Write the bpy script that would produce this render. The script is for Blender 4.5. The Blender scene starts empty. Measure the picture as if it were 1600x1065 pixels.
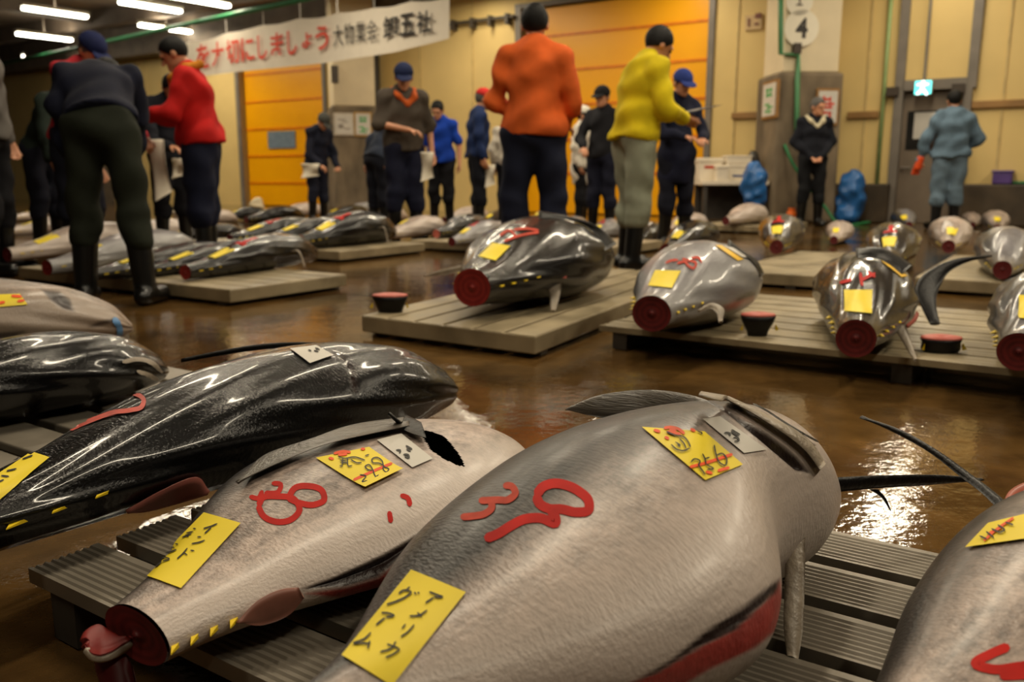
import bpy, math, random
import numpy as np
from mathutils import Vector, Matrix
from mathutils.bvhtree import BVHTree

SC = bpy.context.scene
COL = SC.collection
random.seed(5)
rng = np.random.default_rng(5)

# ---------------------------------------------------------------- camera, world, lights, exposure
F = 1350.0; H = 0.66; PITCH = math.atan(256.5 / F)
CP, SP = math.cos(PITCH), math.sin(PITCH)
cam_d = bpy.data.cameras.new('camera'); cam = bpy.data.objects.new('camera', cam_d); COL.objects.link(cam)
cam.location = (0, 0, H); cam.rotation_euler = (math.pi / 2 - PITCH, 0, 0)
cam_d.sensor_width = 36.0; cam_d.lens = 36.0 * F / 1600.0; cam_d.clip_start = 0.05; cam_d.clip_end = 200
cam_d.dof.use_dof = True; cam_d.dof.focus_distance = 1.25; cam_d.dof.aperture_fstop = 5.0
SC.camera = cam
SC.view_settings.view_transform = 'Standard'
SC.view_settings.look = 'None'
SC.view_settings.gamma = 1.0
SC.view_settings.use_curve_mapping = False
SC.view_settings.exposure = 0.0
SC.cycles.use_denoising = True
SC.cycles.max_bounces = 6; SC.cycles.diffuse_bounces = 3; SC.cycles.glossy_bounces = 3
SC.cycles.sample_clamp_indirect = 6.0
SC.cycles.caustics_reflective = False; SC.cycles.caustics_refractive = False

wd = bpy.data.worlds.new('hall_air'); SC.world = wd; wd.use_nodes = True
wd.node_tree.nodes['Background'].inputs[0].default_value = (0.95, 0.80, 0.58, 1)
wd.node_tree.nodes['Background'].inputs[1].default_value = 0.025

LAMP_COL = (1.0, 0.865, 0.645)
LAMP_Z = 3.9
E1 = np.array([0.836, -0.548]); E2 = np.array([0.548, 0.836])
def ge(a, b):          # hall grid -> world xy (a along the back wall, b towards it)
    p = a * E1 + b * E2
    return float(p[0]), float(p[1])
LAMP_W = 50.0
TUBE_E = 18.0
LAMPS = [(a, b, 3.85, 26.0) for a in (-9.4, -5.6, -1.8) for b in (12.7,)] + [(a, b, LAMP_Z, LAMP_W) for a in (-13.2, -9.4, -5.6, -1.8, 2.0) for b in (10.9, 8.6, 6.3)] + \
        [(a, b, LAMP_Z, LAMP_W) for a in (-5.6, -1.8, 2.0) for b in (4.0,)] + [(-17.0, b, LAMP_Z, LAMP_W) for b in (12.2, 9.6)] + [(a, 1.7, LAMP_Z, LAMP_W) for a in (-1.8, 2.0)] + [(a, -.7, LAMP_Z, 26.0) for a in (-1.8, 2.0)]  # far-left pair added to lift the dim wall, nearest pair to brighten front tunas
for a, b, z, w in LAMPS:
    x, y = ge(a, b)
    ld = bpy.data.lights.new('ceiling_and_fill_light', 'AREA'); ld.shape = 'RECTANGLE'
    ld.size = 1.2; ld.size_y = 0.16; ld.energy = w; ld.color = LAMP_COL
    lo = bpy.data.objects.new('ceiling_and_fill_light', ld); COL.objects.link(lo)
    lo.location = (x, y, z); lo.rotation_euler = (0, 0, math.atan2(E2[1], E2[0]))

# ---------------------------------------------------------------- pixel helpers (frame 1600 x 1065)
O = np.array([0, 0, H])
def ray(px, py):
    a = (px - 800) / F; b = -(py - 532.5) / F
    return np.array([a, CP + b * SP, -SP + b * CP])
def at(px, py, z=0.0):
    r = ray(px, py); return O + (z - H) / r[2] * r
def atY(px, py, Y):
    r = ray(px, py); return O + Y / r[1] * r
def projv(p):
    p = np.asarray(p, float).reshape(-1, 3) - O
    d = p[:, 1] * CP - p[:, 2] * SP; u = p[:, 1] * SP + p[:, 2] * CP
    return np.stack([800 + F * p[:, 0] / d, 532.5 - F * u / d], -1)

# ---------------------------------------------------------------- materials
def C(r, g, b):
    f = lambda c: (c / 255 / 12.92) if c <= 10 else ((c / 255 + 0.055) / 1.055) ** 2.4
    return (f(r), f(g), f(b), 1)
def nd(nt, t, **kw):
    n = nt.nodes.new(t)
    for k, v in kw.items(): setattr(n, k, v)
    return n
MATS = {}
def M(name, col, rough=0.5, metal=0.0, var=0.15, scale=8.0, bump=0.0, bscale=40.0, emit=None, es=0.0, coat=0.0, stretch=None, rvar=0.0, spec=0.5):
    if name in MATS: return MATS[name]
    m = bpy.data.materials.new(name); m.use_nodes = True; nt = m.node_tree; L = nt.links.new
    b = nt.nodes['Principled BSDF']
    b.inputs['Roughness'].default_value = rough; b.inputs['Metallic'].default_value = metal
    b.inputs['Specular IOR Level'].default_value = spec
    b.inputs['Coat Weight'].default_value = coat; b.inputs['Coat Roughness'].default_value = 0.08
    tc = nd(nt, 'ShaderNodeTexCoord'); mp = nd(nt, 'ShaderNodeMapping'); L(tc.outputs['Object'], mp.inputs[0])
    if stretch: mp.inputs['Scale'].default_value = stretch
    no = nd(nt, 'ShaderNodeTexNoise'); no.inputs['Scale'].default_value = scale; no.inputs['Detail'].default_value = 4
    L(mp.outputs[0], no.inputs['Vector'])
    mx = nd(nt, 'ShaderNodeMix', data_type='RGBA')
    lo = tuple(max(0, c * (1 - var)) for c in col[:3]) + (1,); hi = tuple(min(1, c * (1 + var)) for c in col[:3]) + (1,)
    mx.inputs['A'].default_value = lo; mx.inputs['B'].default_value = hi
    rp = nd(nt, 'ShaderNodeMapRange'); rp.inputs[1].default_value = 0.3; rp.inputs[2].default_value = 0.7
    L(no.outputs['Fac'], rp.inputs[0]); L(rp.outputs[0], mx.inputs['Factor']); L(mx.outputs['Result'], b.inputs['Base Color'])
    if rvar:
        r2 = nd(nt, 'ShaderNodeMapRange'); r2.inputs[1].default_value = 0.3; r2.inputs[2].default_value = 0.7
        r2.inputs[3].default_value = max(0, rough - rvar); r2.inputs[4].default_value = rough + rvar
        L(no.outputs['Fac'], r2.inputs[0]); L(r2.outputs[0], b.inputs['Roughness'])
    if bump:
        n2 = nd(nt, 'ShaderNodeTexNoise'); n2.inputs['Scale'].default_value = bscale; n2.inputs['Detail'].default_value = 3
        L(mp.outputs[0], n2.inputs['Vector'])
        bp = nd(nt, 'ShaderNodeBump'); bp.inputs['Strength'].default_value = bump; bp.inputs['Distance'].default_value = 0.01
        L(n2.outputs['Fac'], bp.inputs['Height']); L(bp.outputs[0], b.inputs['Normal'])
    if emit:
        b.inputs['Emission Color'].default_value = emit; b.inputs['Emission Strength'].default_value = es
    MATS[name] = m
    return m

def fish_mat(name, back, flank, belly, rough=0.3, mott=0.25, stripe=0.0, coat=0.25, bump=0.5, streak=.9, spec=.6, cr=.2):
    m = bpy.data.materials.new(name); m.use_nodes = True; nt = m.node_tree; L = nt.links.new
    b = nt.nodes['Principled BSDF']
    at_ = nd(nt, 'ShaderNodeAttribute', attribute_name='pig'); sep = nd(nt, 'ShaderNodeSeparateColor'); L(at_.outputs['Color'], sep.inputs[0])
    uv = nd(nt, 'ShaderNodeAttribute', attribute_name='flow')
    mp = nd(nt, 'ShaderNodeMapping'); mp.inputs['Scale'].default_value = (7, 20, 1); L(uv.outputs['Vector'], mp.inputs[0])
    n1 = nd(nt, 'ShaderNodeTexNoise'); n1.inputs['Scale'].default_value = 1.6; n1.inputs['Detail'].default_value = 6; n1.inputs['Roughness'].default_value = 0.65; L(mp.outputs[0], n1.inputs[0])
    tco = nd(nt, 'ShaderNodeTexCoord')
    n2 = nd(nt, 'ShaderNodeTexNoise'); n2.inputs['Scale'].default_value = 55; n2.inputs['Detail'].default_value = 4; n2.inputs['Roughness'].default_value = 0.75; L(tco.outputs['Object'], n2.inputs[0])
    n3 = nd(nt, 'ShaderNodeTexNoise'); n3.inputs['Scale'].default_value = 6; n3.inputs['Detail'].default_value = 3; L(tco.outputs['Object'], n3.inputs[0])
    # flank = mix of two tones
    fm = nd(nt, 'ShaderNodeMix', data_type='RGBA')
    fm.inputs['A'].default_value = tuple(c * (1 - mott * 0.9) for c in flank[:3]) + (1,); fm.inputs['B'].default_value = tuple(min(1, c * (1 + mott)) for c in flank[:3]) + (1,)
    add = nd(nt, 'ShaderNodeMath', operation='ADD'); L(n1.outputs['Fac'], add.inputs[0]); L(n2.outputs['Fac'], add.inputs[1])
    ad2 = nd(nt, 'ShaderNodeMath', operation='ADD'); L(add.outputs[0], ad2.inputs[0]); L(n3.outputs['Fac'], ad2.inputs[1])
    mr = nd(nt, 'ShaderNodeMapRange'); mr.inputs[1].default_value = 1.25; mr.inputs[2].default_value = 1.75; L(ad2.outputs[0], mr.inputs[0]); L(mr.outputs[0], fm.inputs['Factor'])
    # belly
    mb = nd(nt, 'ShaderNodeMix', data_type='RGBA'); L(fm.outputs['Result'], mb.inputs['A']); mb.inputs['B'].default_value = belly
    L(at_.outputs['Alpha'], mb.inputs['Factor'])
    # back darkness broken up by streaks along the body
    sb = nd(nt, 'ShaderNodeMath', operation='SUBTRACT'); L(n1.outputs['Fac'], sb.inputs[0]); sb.inputs[1].default_value = 0.5
    sm = nd(nt, 'ShaderNodeMath', operation='MULTIPLY_ADD'); L(sb.outputs[0], sm.inputs[0]); sm.inputs[1].default_value = streak; L(sep.outputs[0], sm.inputs[2])
    sm.use_clamp = True
    md = nd(nt, 'ShaderNodeMix', data_type='RGBA'); L(mb.outputs['Result'], md.inputs['A']); md.inputs['B'].default_value = back; L(sm.outputs[0], md.inputs['Factor'])
    # flesh and cavity
    fr = nd(nt, 'ShaderNodeMix', data_type='RGBA'); fr.inputs['A'].default_value = C(120, 30, 30); fr.inputs['B'].default_value = C(200, 85, 75)
    L(n2.outputs['Fac'], fr.inputs['Factor'])
    mf = nd(nt, 'ShaderNodeMix', data_type='RGBA'); L(md.outputs['Result'], mf.inputs['A']); L(fr.outputs['Result'], mf.inputs['B']); L(sep.outputs[1], mf.inputs['Factor'])
    mc = nd(nt, 'ShaderNodeMix', data_type='RGBA'); L(mf.outputs['Result'], mc.inputs['A']); mc.inputs['B'].default_value = C(34, 16, 12); L(sep.outputs[2], mc.inputs['Factor'])
    L(mc.outputs['Result'], b.inputs['Base Color'])
    b.inputs['Roughness'].default_value = rough; b.inputs['Coat Weight'].default_value = coat; b.inputs['Coat Roughness'].default_value = cr
    b.inputs['Specular IOR Level'].default_value = spec
    # scales and skin relief
    mp2 = nd(nt, 'ShaderNodeMapping'); mp2.inputs['Scale'].default_value = (260, 90, 1); mp2.inputs['Rotation'].default_value = (0, 0, 0.5); L(uv.outputs['Vector'], mp2.inputs[0])
    n4 = nd(nt, 'ShaderNodeTexNoise'); n4.inputs['Scale'].default_value = 1.0; n4.inputs['Detail'].default_value = 2; L(mp2.outputs[0], n4.inputs[0])
    hs = nd(nt, 'ShaderNodeMath', operation='MULTIPLY_ADD'); L(n1.outputs['Fac'], hs.inputs[0]); hs.inputs[1].default_value = 0.9; L(n4.outputs['Fac'], hs.inputs[2])
    bp = nd(nt, 'ShaderNodeBump'); bp.inputs['Strength'].default_value = bump; bp.inputs['Distance'].default_value = 0.004; L(hs.outputs[0], bp.inputs['Height']); L(bp.outputs[0], b.inputs['Normal'])
    MATS[name] = m
    return m

FM_SILVER = fish_mat('tuna_skin_silver', C(36, 32, 30), C(164, 147, 137), C(198, 184, 174), rough=0.42, coat=0.15, mott=.62, bump=.32)
FM_GREY = fish_mat('tuna_skin_grey', C(30, 30, 33), C(128, 125, 128), C(150, 148, 148), rough=0.32, coat=0.4, mott=.35, cr=.1)
FM_PINK = fish_mat('tuna_skin_pinkish', C(60, 50, 46), C(140, 122, 108), C(150, 134, 120), rough=0.4, coat=0.15, mott=.4, bump=.35)
FM_BLACK = fish_mat('tuna_skin_black', C(9, 9, 10), C(70, 65, 61), C(24, 23, 24), rough=0.25, coat=0.4, mott=0.4, streak=.45, spec=.35, bump=.35, cr=.08)

def flesh_mat(name, c1, c2, ring=22.0):
    m = bpy.data.materials.new(name); m.use_nodes = True; nt = m.node_tree; L = nt.links.new
    b = nt.nodes['Principled BSDF']; tc = nd(nt, 'ShaderNodeTexCoord')
    n = nd(nt, 'ShaderNodeTexNoise'); n.inputs['Scale'].default_value = 30; n.inputs['Detail'].default_value = 4; L(tc.outputs['Object'], n.inputs[0])
    at_ = nd(nt, 'ShaderNodeAttribute', attribute_name='flow'); sx = nd(nt, 'ShaderNodeSeparateXYZ'); L(at_.outputs['Vector'], sx.inputs[0])
    w = nd(nt, 'ShaderNodeMath', operation='MULTIPLY'); L(sx.outputs[0], w.inputs[0]); w.inputs[1].default_value = ring
    s = nd(nt, 'ShaderNodeMath', operation='SINE'); L(w.outputs[0], s.inputs[0])
    a = nd(nt, 'ShaderNodeMath', operation='MULTIPLY_ADD'); L(s.outputs[0], a.inputs[0]); a.inputs[1].default_value = 0.22; L(n.outputs['Fac'], a.inputs[2])
    mx = nd(nt, 'ShaderNodeMix', data_type='RGBA'); mx.inputs['A'].default_value = c1; mx.inputs['B'].default_value = c2; mx.clamp_factor = True
    L(a.outputs[0], mx.inputs['Factor']); L(mx.outputs['Result'], b.inputs['Base Color'])
    b.inputs['Roughness'].default_value = 0.5; b.inputs['Specular IOR Level'].default_value = 0.35
    MATS[name] = m; return m
MT_FLESH = flesh_mat('tuna_flesh_red', C(96, 18, 18), C(146, 44, 38))
MT_FLESHD = flesh_mat('tuna_flesh_dark', C(62, 14, 16), C(112, 34, 33))
MT_FLESHP = flesh_mat('tuna_flesh_pink', C(168, 66, 58), C(212, 126, 110))
MT_TAG = M('yellow_paper', C(240, 214, 40), rough=0.55, var=0.05, scale=14)
MT_WHITE = M('white_paper', C(205, 200, 190), rough=0.5, var=0.04)
MT_INK = M('black_ink', C(25, 22, 15), rough=0.6)
MT_ORINK = M('orange_ink', C(238, 84, 20), rough=0.6)
MT_PAINT = M('red_paint', C(184, 28, 18), rough=0.6, var=0.2, scale=30, spec=.15)
MT_PAINTP = M('red_paint_thin', C(188, 70, 52), rough=0.6, var=0.25, scale=40, spec=.15)
MT_FIN = M('fin_dark', C(16, 14, 13), rough=0.4, var=0.3, scale=30, bump=0.2, bscale=120, spec=.25)
MT_FING = M('fin_grey', C(96, 90, 82), rough=0.35, var=0.3, scale=30, bump=0.3, bscale=90, stretch=(0.3, 1, 6))
MT_FINL = M('fin_pale', C(150, 138, 122), rough=0.4, var=0.25, scale=25, bump=0.3, bscale=90)
MT_YEL = M('finlet_yellow', C(228, 196, 30), rough=0.4, var=0.2, scale=40)

# ---------------------------------------------------------------- mesh helpers
def mk(name, v, f, mat=None, parent=None, smooth=True, kind=None):
    me = bpy.data.meshes.new(name)
    v = np.asarray(v, dtype=np.float32).reshape(-1, 3)
    if isinstance(f, np.ndarray) and f.ndim == 2:
        n, k = f.shape
        me.vertices.add(len(v)); me.vertices.foreach_set('co', v.ravel())
        me.loops.add(n * k); me.loops.foreach_set('vertex_index', f.astype(np.int32).ravel())
        me.polygons.add(n); me.polygons.foreach_set('loop_start', np.arange(0, n * k, k, dtype=np.int32))
        me.update(calc_edges=True); me.validate()
    else:
        me.from_pydata(v.tolist(), [], [list(map(int, q)) for q in f]); me.update()
    if smooth: me.polygons.foreach_set('use_smooth', np.ones(len(me.polygons), dtype=bool))
    o = bpy.data.objects.new(name, me); COL.objects.link(o)
    if mat: me.materials.append(mat)
    if parent:
        o.parent = parent
        if parent.type == 'EMPTY' or parent.matrix_basis != Matrix.Identity(4):
            o.matrix_parent_inverse = parent.matrix_basis.inverted()
    if kind: o['kind'] = kind
    return o
def tag(o, label, cat, group=None, kind=None):
    o['label'] = label; o['category'] = cat
    if group: o['group'] = group
    if kind: o['kind'] = kind
    return o
def thing(name, label, cat, loc=(0, 0, 0), group=None):
    o = bpy.data.objects.new(name, None); o.location = loc; COL.objects.link(o)
    o.empty_display_size = 0.1
    return tag(o, label, cat, group)
class MB:
    def __init__(s): s.v = []; s.f = []
    def add(s, v, f):
        n = len(s.v); s.v += [tuple(map(float, p)) for p in v]; s.f += [tuple(i + n for i in q) for q in f]
    def box(s, c, sx, sy, sz, ux=(1, 0, 0), uy=(0, 1, 0), uz=(0, 0, 1)):
        c = np.array(c, float); ux, uy, uz = (np.array(q, float) for q in (ux, uy, uz)); P = []
        for k in (-.5, .5):
            for (i, j) in ((-.5, -.5), (.5, -.5), (.5, .5), (-.5, .5)): P.append(c + ux * sx * i + uy * sy * j + uz * sz * k)
        s.add(P, [(3, 2, 1, 0), (4, 5, 6, 7), (0, 1, 5, 4), (1, 2, 6, 5), (2, 3, 7, 6), (3, 0, 4, 7)])
    def tube(s, pts, r, n=10, caps=True):
        pts = [np.array(p, float) for p in pts]; R = r if hasattr(r, '__len__') else [r] * len(pts); rings = []
        for i, p in enumerate(pts):
            t = pts[min(i + 1, len(pts) - 1)] - pts[max(i - 1, 0)]; t /= np.linalg.norm(t) + 1e-9
            a = np.cross(t, (0, 0, 1.0)) if abs(t[2]) < .9 else np.cross(t, (1.0, 0, 0)); a /= np.linalg.norm(a); b = np.cross(t, a)
            rings.append([p + R[i] * (math.cos(q) * a + math.sin(q) * b) for q in np.linspace(0, 2 * math.pi, n, endpoint=False)])
        V = [q for rr in rings for q in rr]; Fc = []
        for i in range(len(pts) - 1):
            for j in range(n): k = (j + 1) % n; Fc.append((i * n + j, i * n + k, (i + 1) * n + k, (i + 1) * n + j))
        if caps: Fc.append(tuple(range(n - 1, -1, -1))); Fc.append(tuple((len(pts) - 1) * n + j for j in range(n)))
        s.add(V, Fc)
    def lathe(s, prof, c=(0, 0, 0), n=24, sq=(1, 1)):
        V = []; Fc = []
        for (r, z) in prof:
            for q in np.linspace(0, 2 * math.pi, n, endpoint=False): V.append((c[0] + r * math.cos(q) * sq[0], c[1] + r * math.sin(q) * sq[1], c[2] + z))
        for i in range(len(prof) - 1):
            for j in range(n): k = (j + 1) % n; Fc.append((i * n + j, i * n + k, (i + 1) * n + k, (i + 1) * n + j))
        Fc.append(tuple(range(n - 1, -1, -1))); Fc.append(tuple((len(prof) - 1) * n + j for j in range(n)))
        s.add(V, Fc)
    def build(s, name, mat, parent=None, smooth=False, bevel=0.0, kind=None):
        o = mk(name, s.v, s.f, mat, parent, smooth, kind)
        if bevel:
            md = o.modifiers.new('bevel', 'BEVEL'); md.width = bevel; md.segments = 2; md.limit_method = 'ANGLE'
        return o

def cat_rom(pts, n):
    P = np.array(pts, float)
    if len(P) < 3:
        s = np.linspace(0, 1, n)[:, None]; return P[0] * (1 - s) + P[-1] * s
    d = np.concatenate([[0], np.cumsum(np.linalg.norm(np.diff(P, axis=0), axis=1) + 1e-9)]); m = np.gradient(P, d, axis=0)
    t = np.linspace(0, d[-1], n); i = np.clip(np.searchsorted(d, t) - 1, 0, len(P) - 2); h = (d[i + 1] - d[i]); s = ((t - d[i]) / h)[:, None]; h = h[:, None]
    return P[i] * (1 + 2 * s) * (1 - s) ** 2 + m[i] * h * s * (1 - s) ** 2 + P[i + 1] * s * s * (3 - 2 * s) + m[i + 1] * h * s * s * (s - 1)

def slab(name, A, B, mat, parent, thick=0.006, nu=24, nw=6, bulge=0.0):
    """closed thin shell between two 3-D edge curves A and B"""
    a = cat_rom(A, nu); b = cat_rom(B, nu); s = np.linspace(0, 1, nw)
    g = a[:, None] * (1 - s)[None, :, None] + b[:, None] * s[None, :, None]
    du = np.gradient(g, axis=0); dw = np.gradient(g, axis=1); n = np.cross(du, dw); n /= np.linalg.norm(n, axis=2, keepdims=True) + 1e-12
    if (n.mean((0, 1)) @ (O - g.mean((0, 1)))) < 0: n = -n
    pr = np.sqrt(np.clip(1 - (2 * s - 1) ** 2, 0.02, 1))[None, :, None]; up = g + n * (bulge + thick * .5) * pr; dn = g + n * (bulge - thick * .5) * pr
    V = np.concatenate([up.reshape(-1, 3), dn.reshape(-1, 3)]); K = nu * nw; Fc = []
    ix = lambda i, j, k: k * K + i * nw + j
    for i in range(nu - 1):
        for j in range(nw - 1):
            Fc.append((ix(i, j, 0), ix(i + 1, j, 0), ix(i + 1, j + 1, 0), ix(i, j + 1, 0))); Fc.append((ix(i, j, 1), ix(i, j + 1, 1), ix(i + 1, j + 1, 1), ix(i + 1, j, 1)))
        for j in (0, nw - 1): Fc.append((ix(i, j, 0), ix(i, j, 1), ix(i + 1, j, 1), ix(i + 1, j, 0)))
    for i in (0, nu - 1):
        for j in range(nw - 1): Fc.append((ix(i, j, 0), ix(i, j + 1, 0), ix(i, j + 1, 1), ix(i, j, 1)))
    return mk(name, V, Fc, mat, parent)

def poly_sd(P, poly):
    """signed distance (negative inside) of points to a polygon"""
    P = np.asarray(P, float); V = np.array(poly, float); d = np.full(len(P), 1e9); ins = np.zeros(len(P), bool)
    for i in range(len(V)):
        a = V[i]; b = V[(i + 1) % len(V)]; e = b - a; w = P - a
        t = np.clip((w @ e) / (e @ e + 1e-9), 0, 1); d = np.minimum(d, np.linalg.norm(w - t[:, None] * e, axis=1))
        c = ((a[1] > P[:, 1]) != (b[1] > P[:, 1])) & (P[:, 0] < (b[0] - a[0]) * (P[:, 1] - a[1]) / (b[1] - a[1] + 1e-12) + a[0]); ins ^= c
    return np.where(ins, -d, d)
# ---------------------------------------------------------------- tuna
TT = np.array([0, .06, .15, .28, .42, .56, .68, .78, .86, .92, .965, 1.0])
PD = np.array([.27, .33, .46, .68, .87, .98, 1.0, .95, .83, .64, .42, .06])
PT = np.array([.39, .42, .50, .70, .90, 1.0, 1.0, .94, .80, .60, .38, .06])
KK = np.array([0, .15, .42, .68, .86, .96, 1.0])
def herm(t, X, Y):
    t = np.atleast_1d(t); m = np.gradient(Y, X); i = np.clip(np.searchsorted(X, t) - 1, 0, len(X) - 2); h = X[i + 1] - X[i]; s = (t - X[i]) / h
    return Y[i] * (1 + 2 * s) * (1 - s) ** 2 + m[i] * h * s * (1 - s) ** 2 + Y[i + 1] * s * s * (3 - 2 * s) + m[i + 1] * h * s * s * (s - 1)
def sst(x, a, b):
    s = np.clip((x - a) / (b - a), 0, 1); return s * s * (3 - 2 * s)

class Tuna:
    def __init__(s, P, zp, lift=.5):
        P = list(P); P = P + [0] * (7 - len(P)) if len(P) < 7 else P
        if len(P) < 19: P = P[:7] + [1] * 12
        s.P = np.array(P, float); s.zp = zp; s.lift = lift
        x0, y0, x1, y1 = s.P[:4]; ax = np.array([x1 - x0, y1 - y0]); s.L = np.hypot(*ax); s.e = ax / s.L; s.n = np.array([-s.e[1], s.e[0]])
    def S(s, t, v):
        """t from tail cut to snout, v = 0 dorsal, pi/2 up, pi ventral"""
        t = np.atleast_1d(np.asarray(t, float)); v = np.atleast_1d(np.asarray(v, float)); P = s.P; A, R, bend = P[4:7]
        mb = herm(t, KK, np.append(P[7:13], P[12])); mv = herm(t, KK, np.append(P[13:19], P[18])); pd = herm(t, TT, PD); b = A * R * herm(t, TT, PT)
        zc = s.zp + b + (A * R - b) * s.lift; cv = np.cos(v); w = A * pd * np.where(cv > 0, mb, mv) * cv + bend * 4 * t * (1 - t)
        z = np.maximum(zc + b * np.sin(v), s.zp + .003)
        return np.stack([P[0] + t * s.L * s.e[0] + w * s.n[0], P[1] + t * s.L * s.e[1] + w * s.n[1], z], -1)
    def nrm(s, t, v, e=1e-3):
        a = s.S(t + e, v) - s.S(t - e, v); b = s.S(t, v + e) - s.S(t, v - e); n = np.cross(b, a); return n / (np.linalg.norm(n, axis=1, keepdims=True) + 1e-12)

def tuna(label, P, zp, mat, nt=60, nv=40, group=None, dark=(.15, .7), belly=(.35, .9), base_dark=0.0, flesh=None, flesh_polys=(), cav_polys=(), cav_depth=.03, cutmat=None,
         finlets=4, ridge=0.0, name='tuna', lift=.5, holes=(), fstep=(.05, .055)):
    T = Tuna(P, zp, lift); t = np.linspace(0, 1, nt); t = 1 - (1 - t) ** 1.15; v = np.linspace(0, 2 * np.pi, nv, endpoint=False)
    tg, vg = np.meshgrid(t, v, indexing='ij'); V = T.S(tg.ravel(), vg.ravel()); N = T.nrm(tg.ravel().clip(.002, .998), vg.ravel())
    cen = T.S(tg.ravel(), np.full(tg.size, np.pi / 2)); 
    sgn = np.sign(np.einsum('ij,ij->i', N, V - (T.S(tg.ravel(), vg.ravel() + np.pi) + V) / 2)); N *= sgn[:, None]
    if ridge:
        V = V + N * (ridge * sst(tg.ravel(), .0, .16) * np.sin(tg.ravel() * 23 + 3 * np.sin(vg.ravel() * 3)) * np.sin(vg.ravel() * 5 + 2))[:, None]; V[:, 2] = np.maximum(V[:, 2], zp + .002)
    pig = np.zeros((len(V), 4)); cv = np.cos(vg.ravel())
    pig[:, 0] = np.clip(base_dark + (1 - base_dark) * sst(cv, dark[0], dark[1]), 0, 1); pig[:, 3] = sst(-cv, *belly)
    q = projv(V); facing = np.einsum('ij,ij->i', N, O - V) > 0
    for poly in flesh_polys:
        pig[:, 1] = np.maximum(pig[:, 1], np.where(facing, np.clip(.5 - poly_sd(q, poly) / 6, 0, 1), 0))
    cds = cav_depth if hasattr(cav_depth, '__len__') else [cav_depth] * len(cav_polys)
    for poly, cd_ in zip(cav_polys, cds):
        sd = poly_sd(q, poly); m_ = np.where(facing, np.clip(.5 - sd / 5, 0, 1), 0); pig[:, 2] = np.maximum(pig[:, 2], m_)
        V = V - N * (np.where(facing, np.clip(-sd / 22, 0, 1), 0) * cd_)[:, None]
    i = np.arange(nt - 1)[:, None]; j = np.arange(nv)[None]; j2 = (j + 1) % nv
    Fq = np.stack(np.broadcast_arrays(i * nv + j, i * nv + j2, (i + 1) * nv + j2, (i + 1) * nv + j), -1).reshape(-1, 4)
    keep = np.ones(len(Fq), bool); fcn = V[Fq].mean(1); fq = projv(fcn); ff = facing[Fq].all(1)
    for poly in holes: keep &= ~((poly_sd(fq, poly) < 0) & ff)
    root = thing(name, label, 'fish', (float(P[0]), float(P[1]), zp), group)
    body = mk('body', V, Fq[keep], mat, root)
    me = body.data
    ca = me.color_attributes.new('pig', 'FLOAT_COLOR', 'POINT'); ca.data.foreach_set('color', pig.astype(np.float32).ravel())
    fa = me.attributes.new('flow', 'FLOAT_VECTOR', 'POINT'); ar = np.stack([tg.ravel() * T.L, vg.ravel() / 6.28 * T.P[4] * 5, np.zeros(len(V))], -1); fa.data.foreach_set('vector', ar.astype(np.float32).ravel())
    # tail cut: slightly hollow disc of meat with a rim of skin
    ring = V[:nv]; c = ring.mean(0); ax3 = np.array([T.e[0], T.e[1], 0]); rr = [1.0, .9, .72, .5, .3, .14, .04]; dz = [0, .001, .002, .003, .004, .002, -.003]
    W = np.concatenate([c + (ring - c) * r - ax3 * (.004 - d_) for r, d_ in zip(rr, dz)]); fl = np.concatenate([np.stack([np.full(nv, r), np.zeros(nv), np.zeros(nv)], -1) for r in rr])
    i = np.arange(len(rr) - 1)[:, None]; Fd = np.stack(np.broadcast_arrays(i * nv + j, (i + 1) * nv + j, (i + 1) * nv + j2, i * nv + j2), -1).reshape(-1, 4)
    fc = [tuple(x) for x in Fd] + [tuple((len(rr) - 1) * nv + k for k in range(nv))]
    cut = mk('tail_cut', W, fc, cutmat or MT_FLESHD, root); fa = cut.data.attributes.new('flow', 'FLOAT_VECTOR', 'POINT'); fa.data.foreach_set('vector', fl.astype(np.float32).ravel())
    if finlets:
        for side, v0 in (((0, 0.0), (1, np.pi)) if finlets > 0 else ((1, np.pi),)):
            for k in range(abs(finlets)):
                tk = fstep[0] + fstep[1] * k; p0 = T.S(tk, v0)[0]; p1 = T.S(tk + min(.026, fstep[1] * .5), v0)[0]; dr = T.n * (1 if side == 0 else -1); hgt = .009 * T.P[4] / .18 + .002
                tip = p0 - np.array([T.e[0], T.e[1], 0]) * .012 + np.array([dr[0], dr[1], .1]) * hgt; th = np.array([0, 0, .0035])
                inn = -np.array([dr[0], dr[1], 0]) * .004
                mk('finlet', [p0 + inn + th, p1 + inn + th, tip + th * .2, p0 + inn - th, p1 + inn - th, tip - th * .2], [(0, 1, 2), (5, 4, 3), (0, 3, 4, 1), (1, 4, 5, 2), (2, 5, 3, 0)], MT_YEL, root, smooth=False)
    T.root = root; T.body = body; T.bvh = BVHTree.FromPolygons([Vector(p) for p in V.tolist()], Fq.tolist()); T.lastY = (P[1] + P[3]) / 2
    return T

def surf(T, px, py, off, wrap=False):
    d = Vector(ray(px, py)).normalized(); h = T.bvh.ray_cast(Vector(O), d)
    if h[0] is None:
        r = ray(px, py); p = np.array(O) + r * (T.lastY / r[1]); hn = T.bvh.find_nearest(Vector(p))
        q = np.array(hn[0]); # stay on the viewing ray, at the depth of the nearest skin
        return (q + np.array(hn[1]) * abs(off), False) if wrap else (np.array(O) + r * (q[1] / r[1]), False)
    n = h[1]
    if n.dot(d) > 0: n = -n
    p = h[0] + n * off; T.lastY = h[0].y
    return np.array(p), True

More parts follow.
